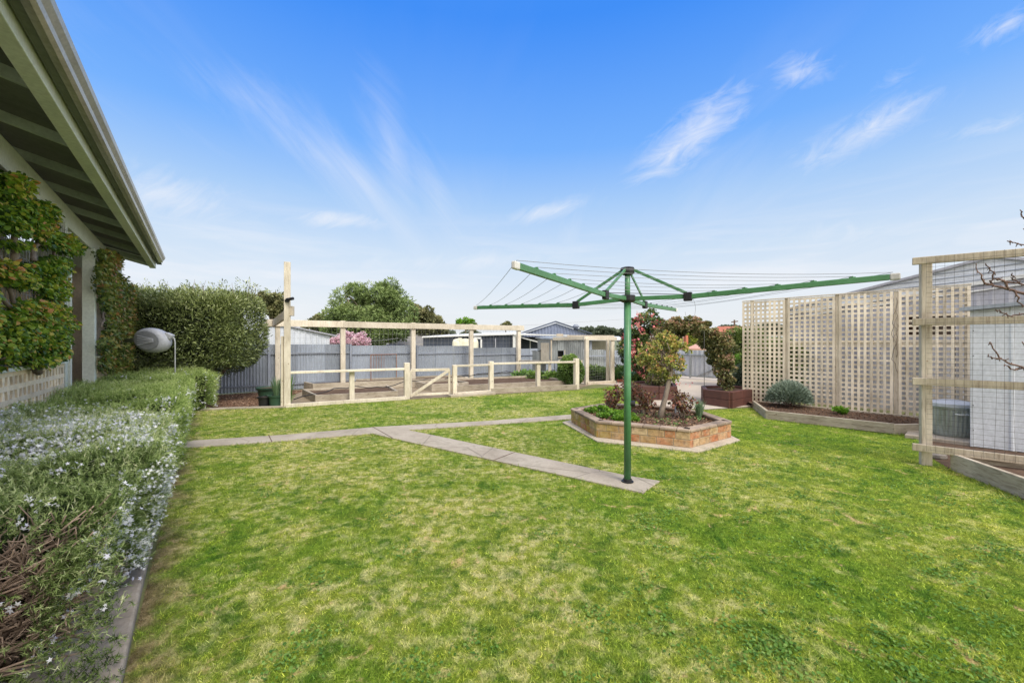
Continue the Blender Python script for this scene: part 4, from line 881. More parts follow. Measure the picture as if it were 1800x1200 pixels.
# low plants behind run
for i, (px, py, L) in enumerate(((1045, 668, .5), (1062, 667, .45), (955, 672, .35), (1092, 668, .5), (1110, 667, .55), (930, 668, .3))):
    p = G(px, py); labs = ['leafy green clump inside the coop run', 'yellow green leafy clump at the right inside the coop run', 'low green plants under the coop door', 'bright green leafy clump right of the run post', 'dark green clump below the camellia', 'tiny green seedlings left of the coop legs']
    P, D, tt = clumpy(1600, (p.x, p.y, L*.45), (.55, .35, L*.45), 26, .14); P[:, 2] = np.abs(P[:, 2])
    tag(scatter('leafy_plant', P, unit(D+A(0, 0, .6)), .11, 'leaf', M['strap' if i % 2 else 'topiary'], None, tt), labs[i], 'plant')
for i, (px, py) in enumerate(((1118, 672), (1132, 673), (1106, 671))):
    strap_plant('agapanthus', ['agapanthus clump of arching strap leaves under the camellia, middle of three', 'agapanthus clump nearest the small tree, rightmost of three', 'agapanthus clump beside the hoist pole, leftmost of three'][i], 'plant', G(px, py), 130, .75, .6, 'strap', stiff=.6, w=2.2, group='agapanthus under the camellia')
# camellia
cp = W(1140, 600, 14.6); cb_ = (cp.x, cp.y, 0)
t = tree('camellia_tree', 'tall camellia covered in pink and coral flowers behind the small tree', 'tree', cb_, .9, .07,
     [((cp.x-.05, cp.y, 1.75), (.72, .6, .85)), ((cp.x-.45, cp.y, 1.15), (.6, .5, .65)), ((cp.x+.15, cp.y, .95), (.7, .55, .55))], 'camellia', 'broad', .075, 15000, 130, .17)
P, D, tt = clumpy(620, (cp.x-.16, cp.y-.15, 1.42), (.78, .60, 1.10), 200, .12, .75)
idx = np.repeat(np.arange(len(P)), 3); scatter('flowers', P[idx]+rng.normal(0, .02, (len(idx), 3)), unit(rnd_unit(len(idx))+A(-.2, -.8, .3)), .095, 'flower', M['camellia_fl'], t, np.clip(rng.normal(.45, .28, len(P))[idx], 0, 1))
P = np.column_stack([rng.normal(cp.x+.1, .45, 260), rng.normal(cp.y-.25, .3, 260), np.full(260, .03)])
tag(scatter('fallen_petals', P, rnd_unit(len(P))*A(1, 1, .2), .06, 'broad', M['camellia_fl']), 'fallen pink petals on the ground under the camellia', 'petals', kind='stuff')
mb = MB(); limb(mb, G(1096, 669), G(1096, 669)+Vector((-.5, .1, 1.1)), .025, .012, .06); limb(mb, G(1096, 669)+Vector((-.25, .05, .5)), G(1096, 669)+Vector((-.7, 0, .75)), .015, .006, .06)
tag(mb.build('bare_branch', M['bark'], smooth=True), 'thin bare grey branch rising beside the camellia', 'branch')
ep = [G(1085, 671.5), G(1125, 671), G(1160, 664)]
mb = MB()
for p, q in zip(ep, ep[1:]): mb.bar(p+Vector((0, 0, .05)), q+Vector((0, 0, .05)), .12, .1)
tag(mb.build('garden_edging', M['terracotta'], bevel=.01), 'low terracotta edging along the far side of the driveway', 'edging')

# gates across the driveway
g0, gm, g1 = W(1168, 661, 17.6), W(1214, 664, 16.4), W(1300, 672, 14.9)
for g in (g0, gm, g1): g.z = 0
def gate(label, p, q, flip):
    t = thing('driveway_gate', label, 'gate', p, 'driveway gates'); p = Vector(p); q = Vector(q)
    mb = MB(); corr(mb, p, q, .10, 1.15, pitch=.19, amp=.012, per=8); mb.build('panel', M['shed_white'], t)
    nr = Vector(((q-p).y, -(q-p).x, 0)).normalized()*.035
    mb = MB()
    for z in (.12, .95): mb.bar(p+nr+Vector((0, 0, z)), q+nr+Vector((0, 0, z)), .03, .05)
    for g in (p, q): mb.bar(g+nr+Vector((0, 0, .05)), g+nr+Vector((0, 0, 1.18)), .05, .05, (0, 1, 0))
    mb.build('frame', M['galv'], t)
    mb = MB(); a, b = (p, q) if flip else (q, p); e = a.lerp(b, .85); mb.bar(a+nr+Vector((0, 0, .90)), e+nr+Vector((0, 0, .12)), .03, .04); mb.build('brace', M['galv'], t); return t
gate('left pale grey ribbed steel gate at the end of the driveway', g0, gm, True); gate('right pale grey ribbed steel gate behind the vine arch', gm, g1, False)

# red-brown planters and the vine arch
def block_planter(label, poly, h):
    t = thing('block_planter', label, 'planter', poly[0], 'brown block planters'); n = len(poly); mb = MB()
    for r in range(2):
        for i in range(n):
            p, q = Vector(poly[i]), Vector(poly[(i+1) % n]); L = (q-p).length; m = max(1, round(L/.42)); e = (q-p)/m
            for k in range(m):
                g = e.normalized()*.005; z = h/2*(r+.5); mb.bar(p+e*k+g+Vector((0, 0, z)), p+e*(k+1)-g+Vector((0, 0, z)), .10, h/2-.006)
    mb.build('blockwork', M['redbrick'], t, .008)
    mb = MB(); mb.add([(p[0], p[1], h*.85) for p in poly], [tuple(range(n))]); mb.build('soil', M['soil'], t); return t
R0 = [G(1240, 711), G(1284, 717.5), G(1302, 713), Vector((6.0, 9.9, 0)), Vector((5.6, 10.6, 0)), Vector((4.9, 10.5, 0))]
block_planter('brown glazed block planter at the right foot of the arch', R0, .37)
L0 = [G(1128, 703), G(1187, 703.5), Vector((4.45, 11.3, 0)), Vector((4.0, 11.9, 0)), Vector((3.3, 11.6, 0))]
block_planter('brown glazed block planter at the left foot of the arch', L0, .36)
t = thing('vine_arch', 'brownish green climbing arch between the two block planters', 'arch', Vector((4.6, 10.4, 0)))
aL, aR = Vector((3.95, 11.2, .3)), Vector((5.28, 10.0, .3))
key = [aR, W(1262, 640, 10.05), W(1256, 610, 10.1), W(1240, 580, 10.25), W(1215, 571, 10.5), W(1188, 574, 10.8), W(1172, 590, 11.1), W(1160, 620, 11.2), aL]
Ps, Ds, Ts = [], [], []
for p, q, r, dens in zip(key, key[1:], (.16, .19, .28, .21, .21, .27, .36, .30), (1500, 2400, 4200, 3400, 2800, 3400, 3800, 3200)):
    for s in (.25, .75):
        c = p.lerp(q, s); P, D, T = clumpy(int(dens*.48), c, (r*.95, r*.95, r), 20, r*.33, .25); Ps.append(P); Ds.append(D); Ts.append(T)
P, D, T = clumpy(1700, W(1276, 615, 9.95), (.20, .2, .45), 30, .10); Ps.append(P); Ds.append(D); Ts.append(T)
P, D, T = clumpy(600, W(1280, 655, 9.95), (.14, .14, .35), 20, .08); Ps.append(P); Ds.append(D); Ts.append(T)
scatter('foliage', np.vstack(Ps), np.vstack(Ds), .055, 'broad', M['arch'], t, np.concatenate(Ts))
mb = MB()
for k in range(8):
    o1 = Vector((random.uniform(-.14, .14), random.uniform(-.1, .1), 0)); fine = []
    for p, q in zip(key, key[1:]):
        for s in range(3): fine.append(p.lerp(q, s/3)+o1*(.4+random.random())+Vector((random.gauss(0, .025), random.gauss(0, .02), random.gauss(0, .02))))
    fine.append(aL+o1); r0 = random.uniform(.012, .026); mb.tube(fine, r0, 6)
mb.build('stems', M['bark'], t, smooth=True)
mb = MB()
for p in (W(1238, 690, 9.9), W(1186, 690, 10.6)): mb.tube([(p.x, p.y, 0), (p.x, p.y, 1.75)], .007, 6)
mb.build('support_rod', M['mesh_wire'], t)

# conifers and shrubs right of the arch
b = W(1296, 600, 13.2); t = thing('column_conifer', 'tall dark green clipped conifer hedge beside the lattice', 'conifer', (b.x, b.y, 0))
box_crown(14000, b.x-.25, b.x+.75, b.y-.3, b.y+.6, .3, 1.88, .06, M['conifer'], 'leaf', t, inner=.3)
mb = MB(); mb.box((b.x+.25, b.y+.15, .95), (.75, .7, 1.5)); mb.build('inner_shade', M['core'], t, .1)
b = W(1300, 652, 12.2); ball('golden_bush', 'bright yellow green rounded bush below the conifer', 'bush', (b.x, b.y, .68), (.34, .34, .42), 6000, .05, 'bright', 'narrow')
b = W(1302, 676, 10.9); ball('grey_bush', 'round grey green bush beside the brown planter', 'bush', (b.x, b.y, .46), (.33, .33, .40), 6000, .05, 'greygreen')

# ================================================================== BRICK PLANTER
PB = [G(1003.5, 744.5), G(1048, 771.6), G(1213.7, 791), G(1286, 771.6), Vector((3.34, 7.2, 0)), Vector((2.75, 8.0, 0)), Vector((1.76, 8.06, 0))]
mb = MB(); mb.prism(pl_foot, -.02, .03); tag(mb.build('planter_footing', M['concrete'], bevel=.006), 'pale concrete footing strip around the brick planter', 'footing')
t = thing('brick_planter', 'low mottled brick garden planter with capping around the small tree', 'planter', Vector((2.4, 7.0, 0)))
cen = Vector((2.35, 7.0, 0)); n = len(PB)
mbm, mbb, mbc = MB(), MB(), MB()
for i in range(n):
    p, q = PB[i], PB[(i+1) % n]; d = (q-p).normalized(); nin = Vector((-d.y, d.x, 0)); 
    if nin.dot(cen-p) < 0: nin = -nin
    c0, c1 = p+nin*.055, q+nin*.055
    mbm.bar(c0-d*.0+Vector((0, 0, .135)), c1+Vector((0, 0, .135)), .094, .20, t=.5)
    L = (q-p).length
    for r in range(2):
        s = 0 if r else -.11; z = .03+.052+r*.108
        while s < L-.01:
            w = random.choice((.15, .19, .23, .23, .27)); e = min(s+w, L)
            if L-e < .07: e = L
            a = max(s, 0)
            if e-a > .03: mbb.bar(p+d*(a+.004)+nin*.055+Vector((0, 0, z)), p+d*(e-.004)+nin*.055+Vector((0, 0, z)), .106+random.uniform(-.003, .004), .100, t=random.random())
            s = e
    s = 0
    while s < L-.01:
        e = min(s+.23, L)
        if L-e < .06: e = L
        mbc.bar(p+d*(s+.002)+nin*.065+Vector((0, 0, .262)), p+d*(e-.002)+nin*.065+Vector((0, 0, .262)), .152, .042); s = e
mbm.build('mortar', M['mortar'], t); mbb.build('brickwork', M['brick'], t, .006); mbc.build('capping', M['capbrick'], t, .012)
inner = [Vector((cen.x+(p.x-cen.x)*.90, cen.y+(p.y-cen.y)*.90, 0)) for p in PB]
mb = MB(); mb.add([(p.x, p.y, .205) for p in inner], [tuple(range(n))]); mb.build('soil', M['soil'], t)
P = np.column_stack([rng.uniform(1, 3.5, 4500), rng.uniform(5.6, 8.2, 4500), rng.uniform(.207, .225, 4500)]); P = P[inpoly(P, inner)]
scatter('bark_mulch', P, unit(rnd_unit(len(P))*A(1, 1, .35)), .04, 'leaf', M['chips'], t)
# small leaning tree
tb = Vector((2.48, 6.9, .2)); t = thing('small_tree', 'small leaning tree with orange tipped leaves growing in the brick planter', 'tree', tb)
mb = MB(); top = W(1180, 665, 7.0); tr = [tb-Vector((0, 0, .05)), W(1165, 715, 6.9), W(1171, 692, 6.93), W(1178, 660, 6.98), W(1182, 632, 7.0)]
mb.tube(tr, [.055, .045, .040, .040, .028], 9)
for k in range(22):
    e = W(random.uniform(1128, 1200), random.uniform(588, 650), 7.0+random.uniform(-.3, .3)); pts = limb(mb, tr[3].lerp(tr[4], random.random()), e, random.uniform(.012, .022), .004, .09, 6, 5)
    for j in (3, 4): limb(mb, pts[j], pts[j]+Vector((random.uniform(-.12, .12), random.uniform(-.12, .12), random.uniform(0, .15))), .005, .002, .1, 4, 3)
mb.build('trunk', M['bark'], t, smooth=True)
blobs = [(W(1165, 604, 7.0), (.26, .24, .15)), (W(1144, 618, 7.0), (.20, .22, .13)), (W(1188, 614, 7.0), (.20, .22, .14)), (W(1132, 632, 7.0), (.13, .18, .10)), (W(1160, 634, 6.95), (.26, .26, .12)), (W(1190, 636, 7.0), (.15, .2, .13)), (W(1158, 652, 7.0), (.18, .18, .09)), (W(1183, 662, 7.0), (.14, .14, .10)), (W(1172, 596, 7.0), (.16, .16, .1))]
Ps, Ds, Ts = [], [], []
for c, r in blobs: P, D, T = clumpy(430, c, (r[0]*1.05, r[1]*1.05, r[2]*1.1), 20, .042, .3); Ps.append(P); Ds.append(D); Ts.append(T)
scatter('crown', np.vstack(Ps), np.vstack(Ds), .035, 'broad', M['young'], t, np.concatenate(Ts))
# roses
def rose(label, px, h, wd, d):
    p = W(px, 600, d); b = Vector((p.x, p.y, .2)); t = thing('rose_bush', label, 'rose bush', b, 'rose bushes in the brick planter'); mb = MB(); tips = []
    for k in range(9):
        a = random.uniform(0, 2*PI); e = b+Vector((math.cos(a)*wd*random.uniform(.3, 1), math.sin(a)*wd*random.uniform(.3, 1), h*random.uniform(.55, 1)))
        pts = limb(mb, b+Vector((random.uniform(-.05, .05), random.uniform(-.05, .05), 0)), e, .012, .005, .08, 6, 5); tips += pts[2:]
        for j in (2, 3, 4): q = pts[j]+Vector((random.uniform(-.1, .1), random.uniform(-.1, .1), random.uniform(.03, .14))); limb(mb, pts[j], q, .005, .003, .1, 4, 2); tips.append(q)
    mb.build('stems', M['bark'], t, smooth=True)
    tp = np.array([tuple(x) for x in tips]); P = tp[rng.integers(0, len(tp), 420)]+rng.normal(0, .025, (420, 3)); scatter('foliage', P, rnd_unit(420), .042, 'broad', M['rose'], t); return t
rose('dark red leaved rose bush left of the hoist pole in the planter', 1078, .50, .17, 7.5); rose('dark red leaved rose bush between hoist pole and small tree', 1136, .44, .20, 7.2)
rose('reddish rose bush with tan stems right of the small tree', 1203, .48, .20, 6.9); rose('small red leaved rose sprig behind the hoist pole', 1106, .62, .12, 7.7)
P_, D_, T_ = [], [], []
for (px, d, rx, ry) in ((1055, 7.4, .25, .25), (1078, 7.0, .28, .2), (1100, 6.7, .18, .12)): c = W(px, 600, d); P, D, T = clumpy(1300, (c.x, c.y, .24), (rx, ry, .07), 25, .05); P_.append(P); D_.append(D); T_.append(T)
tag(scatter('ground_cover', np.vstack(P_), unit(np.vstack(D_)+A(0, 0, .6)), .03, 'broad', M['bright'], None, np.concatenate(T_)), 'bright green ground cover at the left of the brick planter', 'plant')
p = W(1229, 600, 6.95); strap_plant('bulb_plant', 'upright grey green bulb leaves at the right of the planter', 'plant', (p.x, p.y, .2), 90, .36, .12, 'bulb', w=.75)
P_, T_ = [], []
for k in range(40): x, y = random.uniform(1.5, 3.2), random.uniform(5.95, 7.4); P_.append(np.column_stack([rng.normal(x, .03, 12), rng.normal(y, .03, 12), rng.uniform(.21, .25, 12)]))
P = np.vstack(P_); P = P[inpoly(P, inner)]; tag(scatter('seedlings', P, unit(rnd_unit(len(P))+A(0, 0, .8)), .028, 'leaf', M['strap']), 'tiny weeds and seedlings dotted over the planter mulch', 'weeds', kind='stuff')
for k, (px, py) in enumerate(((1182, 712),)):
    p = G(px, py); mb = MB(); mb.lathe((2.95, 7.3, .2), [(.03, 0), (.045, .02), (.05, .12), (.03, .17), (.01, .18)], 12); tag(mb.build('garden_light', M['white'], smooth=True), 'small white garden ornament in the brick planter', 'ornament')

# ================================================================== ROTARY CLOTHES HOIST
HB = Vector((1.218, 4.32, 0))
t = thing('clothes_hoist', 'green rotary clothes hoist with four arms standing on the concrete slab', 'clothes hoist', HB)
mb = MB(); mb.tube([HB+Vector((0, 0, .022)), HB+Vector((0, 0, 1.93))], .0365, 24); mb.build('pole', M['hoist_green'], t, smooth=True)
mb = MB(); mb.tube([HB+Vector((0, 0, 1.9)), HB+Vector((0, 0, 2.24))], .028, 20); mb.build('inner_pole', M['hoist_green'], t, smooth=True)
mb = MB(); mb.lathe(HB, [(.062, .022), (.062, .034), (.046, .036), (.044, .055), (.036, .057)], 24); mb.build('base_collar', M['black'], t, smooth=False)
mb = MB(); mb.lathe(HB+Vector((0, 0, 1.955)), [(.05, -.045), (.085, -.03), (.085, .03), (.05, .035)], 8); mb.build('hub', M['black'], t, .006)
mb = MB(); mb.lathe(HB+Vector((0, 0, 2.25)), [(.05, -.05), (.075, -.03), (.075, .025), (.04, .035)], 8); mb.build('top_cap', M['black'], t, .008)
mb = MB(); mb.tube([HB+Vector((.02, 0, .845)), HB+Vector((.075, -.01, .845))], [.028, .034], 12); mb.build('winder', M['black'], t, .005)
angs = [-35, 55, 145, 235]; tipz = [1.995, 1.965, 1.955, 1.985]; LA = 2.1; Bk = .60
dirs = [Vector((math.cos(math.radians(a)), math.sin(math.radians(a)), 0)) for a in angs]
brz = [1.935, 1.93, 1.915, 1.935]
def along(i, s):
    d = dirs[i]
    if s <= Bk: return HB + d*s + Vector((0, 0, 1.95 + (brz[i]-1.95)*s/Bk))
    return HB + d*s + Vector((0, 0, brz[i] + (tipz[i]-brz[i])*(s-Bk)/(LA-Bk)))
knots = [.83, 1.08, 1.33, 1.58, 1.83, 2.07]
for i in range(4):
    mb = MB(); mb.bar(along(i, .05), along(i, Bk+.02), .028, .042); mb.bar(along(i, Bk), along(i, LA-.05), .028, .045); arm = mb.build('arm', M['hoist_green'], t, .004)
    mb = MB(); mb.bar(along(i, LA-.05), along(i, LA+.012), .033, .052); mb.build('end_cap', M['cap'], arm, .008)
    for s in knots[:-1]:
        mb = MB(); p = along(i, s)+Vector((0, 0, .03)); p = p-Vector((0, 0, .004)); mb.bar(p-dirs[i]*.022, p+dirs[i]*.022, .012, .009); mb.bar(p-dirs[i]*.006+Vector((0, 0, .005)), p+dirs[i]*.006+Vector((0, 0, .005)), .022, .010)
        mb.build('line_clip', M['hoist_green' if i != 1 else 'black'], arm, .002)
    mb = MB(); p = along(i, Bk); mb.bar(p-dirs[i]*.04, p+dirs[i]*.035, .045, .085); mb.build('bracket', M['black'], t, .005)
    mb = MB(); mb.bar(HB+dirs[i]*.06+Vector((0, 0, 2.25)), along(i, Bk-.015)+Vector((0, 0, .035)), .014, .03); mb.build('strut', M['hoist_green'], t, .003)
for k, s in enumerate(knots):
    mb = MB()
    for i in range(4):
        p, q = along(i, s)+Vector((0, 0, .035)), along((i+1) % 4, s)+Vector((0, 0, .035)); sag = .022*s
        pts = [p.lerp(q, f/8)-Vector((0, 0, sag*4*(f/8)*(1-f/8)*(.6+.4*((k*7+i*3) % 5)/4))) for f in range(9)]
        mb.tube(pts, .0019, 5, cap=False)
    mb.build('clothes_line', M['wire'], t)
mb = MB(); p = along(3, Bk)+Vector((0, 0, .02)); q = along(0, Bk)+Vector((0, 0, .02)); mb.tube([p.lerp(q, f/6) for f in range(7)], .0035, 5); mb.build('tie_line', M['black'], t)
mb = MB(); b = along(0, .62); 
mb.tube([b+Vector((.0+.05*math.sin(w*1.0), 0, -.05-.06+.10*math.cos(w)-.02*w*.3)) for w in np.linspace(-.6, 4.6, 20)], .0015, 5); mb.build('loose_wire', M['wire'], t)

# ================================================================== LATTICE SCREEN
lp0 = Vector((5.54, 9.85, 0)); ld = Vector((.675, -.738, 0)).normalized(); ln = Vector((-.738, -.675, 0))*-1   # ln points away from the camera side
def LP(s, z, off=0): p = lp0 + ld*s + ln*off; return Vector((p.x, p.y, z))
t = thing('lattice_screen', 'tall pale timber lattice screen standing behind the sleeper bed', 'lattice screen', lp0)
panels = [(.0, .88, .046), (.93, 1.77, .042), (1.84, 2.66, .042), (2.74, 3.66, .042)]
for i, (s0, s1, lw) in enumerate(panels):
    mb = MB(); zb0, zt = .07, 2.44+.012*i; pitch = .0955
    s = s0+lw/2+.004
    nV = int(round((s1-s0-lw)/pitch)); pv = (s1-s0-lw)/nV
    for k in range(nV+1):
        x = s0+lw/2+k*pv; mb.bar(LP(x, zb0), LP(x, zt), .009, lw, ld, t=random.random())
    nH = int(round((zt-zb0-lw)/pitch)); ph = (zt-zb0-lw)/nH
    for k in range(nH+1):
        z = zb0+lw/2+k*ph; mb.bar(LP(s0, z, .011), LP(s1, z, .011), .009, lw*.92, t=random.random())
    mb.build('panel', M['lath'], t)
for s in (.20, .90, 1.805, 2.70, 3.62):
    mb = MB(); mb.bar(LP(s, 0, .055), LP(s, 2.47, .055), .07, .07, ld); mb.build('post', M['pine'], t, .005)
for s0, s1 in ((.9, 3.62),):
    for z in (.75, 1.46):
        mb = MB(); mb.bar(LP(s0, z, .03), LP(s1, z, .03), .02, .05); mb.build('rail', M['pine'], t, .003)
mb = MB(); mb.bar(LP(-.01, 2.462, .008), LP(3.67, 2.50, .008), .035, .022); mb.build('top_rail', M['pine'], t, .003)
mb = MB(); mb.bar(LP(2.60, .0, .02), LP(2.60, .0, .02)+Vector((0, 0, 2.2)), .02, .05, ld)
hc = LP(.25, 0, 1.15); t2 = thing('clipped_hedge', 'dark green hedge seen through the leftmost lattice panel', 'hedge', hc)
box_crown(9000, hc.x-.55, hc.x+.75, hc.y-.35, hc.y+.6, .02, 1.55, .06, M['conifer'], 'leaf', t2, inner=.3)
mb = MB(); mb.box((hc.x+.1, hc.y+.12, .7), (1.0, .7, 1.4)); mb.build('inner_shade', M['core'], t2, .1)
# old dry stems twisting up between two panels
mb = MB()
for k in range(3):
    pts = [LP(2.69+.035*math.sin(z*9+k*2.2)+random.gauss(0, .008), z, -.02+.015*math.cos(z*5+k)) for z in np.linspace(.9+.3*k, 2.35-.25*k, 18)]; mb.tube(pts, .0045, 5)
tag(mb.build('dry_vine_stem', M['bark'], smooth=True), 'dry twisted vine stems climbing between two lattice panels', 'vine')
# dark shelf objects glimpsed behind the lattice
t = thing('storage_shelf', 'dark timber shelf standing behind the right part of the lattice', 'shelf', LP(3.15, 0, .75))
mb = MB()
for z in (1.62, 1.86, 2.02): mb.bar(LP(2.80, z, .7), LP(3.45, z, .7), .3, .03)
mb.build('shelf', M['bark'], t, .003)
mb = MB(); mb.bar(LP(2.80, 0, .85), LP(2.80, 2.05, .85), .05, .05, ld); mb.bar(LP(3.45, 0, .85), LP(3.45, 2.05, .85), .05, .05, ld); mb.build('leg', M['bark'], t)
mb = MB(); mb.bar(LP(2.80, 1.83, .86), LP(3.45, 1.83, .86), .02, .42); mb.build('back', M['bark_dark'], t)

# sleeper bed in front of the lattice
sb = [G(1322.6, 717), G(1345.6, 736), G(1571.8, 764), G(1618, 763)]
t = thing('sleeper_bed', 'weathered sleeper edged bed in front of the lattice screen', 'garden bed', sb[1])
for i in range(3):
    p, q = sb[i], sb[i+1]; hh = .165; d = (q-p).normalized(); nb = Vector((-d.y, d.x, 0))*.028
    mb = MB(); mb.bar(p+nb+Vector((0, 0, hh/2)), q+nb-d*.002+Vector((0, 0, hh/2+(.012 if i == 1 else 0))), .05, hh); mb.build('sleeper', M['grey_timber'], t, .006)
poly = [sb[0], sb[1], sb[2], sb[3], LP(3.3, 0, .1), LP(0, 0, .1)]
mb = MB(); mb.add([(p.x, p.y, .09) for p in poly], [tuple(range(6))]); mb.build('soil', M['soil'], t)
mb = MB(); mb.bar(LP(.9, .06, -.10), LP(3.4, .06, -.10), .05, .12); mb.build('back_board', M['grey_timber'], t, .006)
P = np.column_stack([rng.uniform(5, 8, 5000), rng.uniform(6, 10, 5000), rng.uniform(.092, .105, 5000)]); P = P[inpoly(P, poly)]; scatter('bark_mulch', P, unit(rnd_unit(len(P))*A(1, 1, .4)), .03, 'leaf', M['chips'], t, rng.uniform(0, .6, len(P)))
b = G(1386, 715, .09); c = (b.x, b.y-.05, .34)
t = thing('lavender_bush', 'silvery grey lavender bush in front of the lattice', 'bush', (b.x, b.y, .09))
u = rnd_unit(7500); u[:, 2] = np.abs(u[:, 2])*1.0-.25; P = A(b.x, b.y, .30)+u*A(.39, .36, .42)*rng.uniform(.55, 1.03, 7500)[:, None]; P = P[P[:, 2] > .1]
uu = unit(P-A(b.x, b.y, .12)); scatter('foliage', P, unit(uu+.45*rnd_unit(len(P))), .075, 'narrow', M['greygreen'], t, np.clip(.25+.5*((P[:, 2]-.1)/.5)+rng.normal(0, .2, len(P)), 0, 1))
mb = MB()
for k in range(30): a = random.uniform(0, 2*PI); mb.tube([(b.x, b.y, .08), (b.x+.16*math.cos(a), b.y+.16*math.sin(a), .25), (b.x+.30*math.cos(a), b.y+.28*math.sin(a), .34+.15*random.random())], .005, 5)
mb.build('stems', M['bark_dark'], t)
b = G(1475, 727, .09); P, D, T = clumpy(220, (b.x, b.y, .15), (.11, .1, .05), 14, .04)
tag(scatter('young_plant', P, unit(D+A(0, 0, .5)), .05, 'broad', M['bright'], None, T), 'small bright green seedling in the sleeper bed', 'plant')

# ================================================================== RIGHT-HAND TRELLIS FRAME, BED, BIN, SHEDS
p0 = Vector((5.0, 4.95, 0)); p1 = G(1800, 806, .228); rd = Vector((.745, -.667, 0)).normalized()
rd = (Vector((p1.x, p1.y, 0))-p0).normalized()
t = thing('wire_trellis', 'timber trellis frame with wire mesh at the right edge', 'trellis', p0)
back = Vector((-rd.y, rd.x, 0)) if Vector((-rd.y, rd.x, 0)).y > 0 else Vector((rd.y, -rd.x, 0))
front = -back*.075
mb = MB(); q = p0+back*.03; mb.box((q.x, q.y, 1.245), (.10, .09, 2.53), math.atan2(rd.y, rd.x)+.25); mb.build('post', M['pine'], t, .01)
mb = MB(); q = p0+back*.03+rd*2.6; mb.box((q.x, q.y, 1.2), (.15, .10, 2.44), math.atan2(rd.y, rd.x)); mb.build('post', M['pine'], t, .01)
for z in (.225, 1.02, 1.735, 2.47):
    mb = MB(); st = p0+front-rd*.12; mb.bar(st+Vector((0, 0, z)), st+rd*2.9+Vector((0, 0, z+(-.05 if z > 2 else 0))), .045, .085); mb.build('rail', M['grey_pine'], t, .006)
mb = MB(); s = .0
while s < 2.7: p = p0+front*1.5+rd*s; jx = random.gauss(0, .004); mb.tube([p+Vector((0, 0, .20)), p+rd*(jx*2)+Vector((0, 0, .9)), p+rd*jx+Vector((0, 0, 1.6)), p+Vector((0, 0, 2.5))], .0016, 4, cap=False); s += .075
for z in np.arange(.22, 2.5, .06): p = p0+front*1.5+Vector((0, 0, z)); mb.tube([p+rd*s_+Vector((0, 0, random.gauss(0, .003))) for s_ in (-.0, .5, 1.0, 1.8, 2.7)], .0014, 4, cap=False)
mb.build('wire_mesh', M['mesh_wire'], t)
# sleeper bed at right
a_, b_ = G(1670, 826), G(1800, 878); e_ = b_+(b_-a_)*.8
t = thing('sleeper_bed', 'grey sleeper edged bed at the right edge under the trellis', 'garden bed', a_)
d = (e_-a_).normalized(); nb = Vector((-d.y, d.x, 0)); nb = nb if nb.x > 0 else -nb
mb = MB(); mb.bar(a_+nb*.025+Vector((0, 0, .10)), e_+nb*.025+Vector((0, 0, .105)), .05, .20); mb.build('sleeper', M['grey_timber'], t, .007)
c1 = G(1800, 815, .17); c1.z = 0; a2 = a_+Vector((0, .0, 0)); dd = (c1-a2); mb = MB(); mb.bar(a2+d*.03+Vector((0.03, .03, .09)), a2+dd*2.2+Vector((0, 0, .09)), .05, .18); mb.build('sleeper', M['grey_timber'], t, .007)
mb = MB(); mb.add([(a_.x, a_.y, .12), (e_.x, e_.y, .12), tuple(a2+dd*2.2+Vector((0, 0, .12)))], [(0, 1, 2)]); mb.build('soil', M['soil'], t)
p = G(1655, 812); mb = MB(); mb.lathe(p+Vector((.1, .15, -.01)), [(.06, 0), (.10, .03), (.09, .07), (.04, .10)], 9); tag(mb.build('rock', M['rock'], bevel=.01), 'small grey rock beside the trellis post', 'rock')
sheet('side_ground', [G(1618, 763), G(1628, 800), a_, e_, Vector((9, 2.5, 0)), Vector((11, 6, 0)), LP(4.5, 0, .3), LP(2.5, 0, .2)], .010, M['soil'])
mb = MB(); q = Vector((6.75, 6.2, 0)); mb.box((q.x, q.y, .03), (1.1, .8, .06), -.85); tag(mb.build('paving_slab', M['kerb'], bevel=.01), 'flat brown slab under the galvanised bin', 'slab')
# bin
bc = Vector((6.78, 6.32, .06)); t = thing('rubbish_bin', 'ribbed galvanised rubbish bin with a lid behind the trellis', 'bin', bc)
mb = MB(); mb.lathe(bc, [(.225, 0), (.235, .03), (.24, .05, 1), (.265, .40, 1), (.268, .42), (.275, .425), (.275, .46), (.262, .465)], 160, 32, .009); mb.build('drum', M['galv_mossy'], t, smooth=True)
mb = MB(); mb.lathe(bc+Vector((0, 0, .455)), [(.285, 0), (.285, .045), (.27, .052), (.12, .085), (.02, .09)], 40); mb.build('lid', M['shed_white'], t, smooth=False)
mb = MB(); hh = bc+Vector((-.13, -.26, .36)); mb.tube([hh+Vector((-.06, .03, 0)), hh+Vector((-.055, -.02, .0)), hh+Vector((.06, -.045, 0)), hh+Vector((.07, .0, 0))], .009, 7); mb.build('handle', M['white'], t, smooth=True)

# pale garden shed
s0 = Vector((6.51, 5.8, 0)); s1 = s0+rd*0+Vector((1.05, -1.05, 0)); sb2 = s0+Vector((1.1, 1.1, 0))
t = thing('garden_shed', 'pale grey metal garden shed behind the wire trellis', 'shed', s0)
s1 = Vector((7.55, 4.85, 0)); sdir = (s1-s0).normalized(); sn = Vector((-sdir.y, sdir.x, 0)); sn = sn if sn.y > 0 else -sn; sv = Vector((.86, .51, 0))
mb = MB(); Ls = (s1-s0).length+.8; x = 0
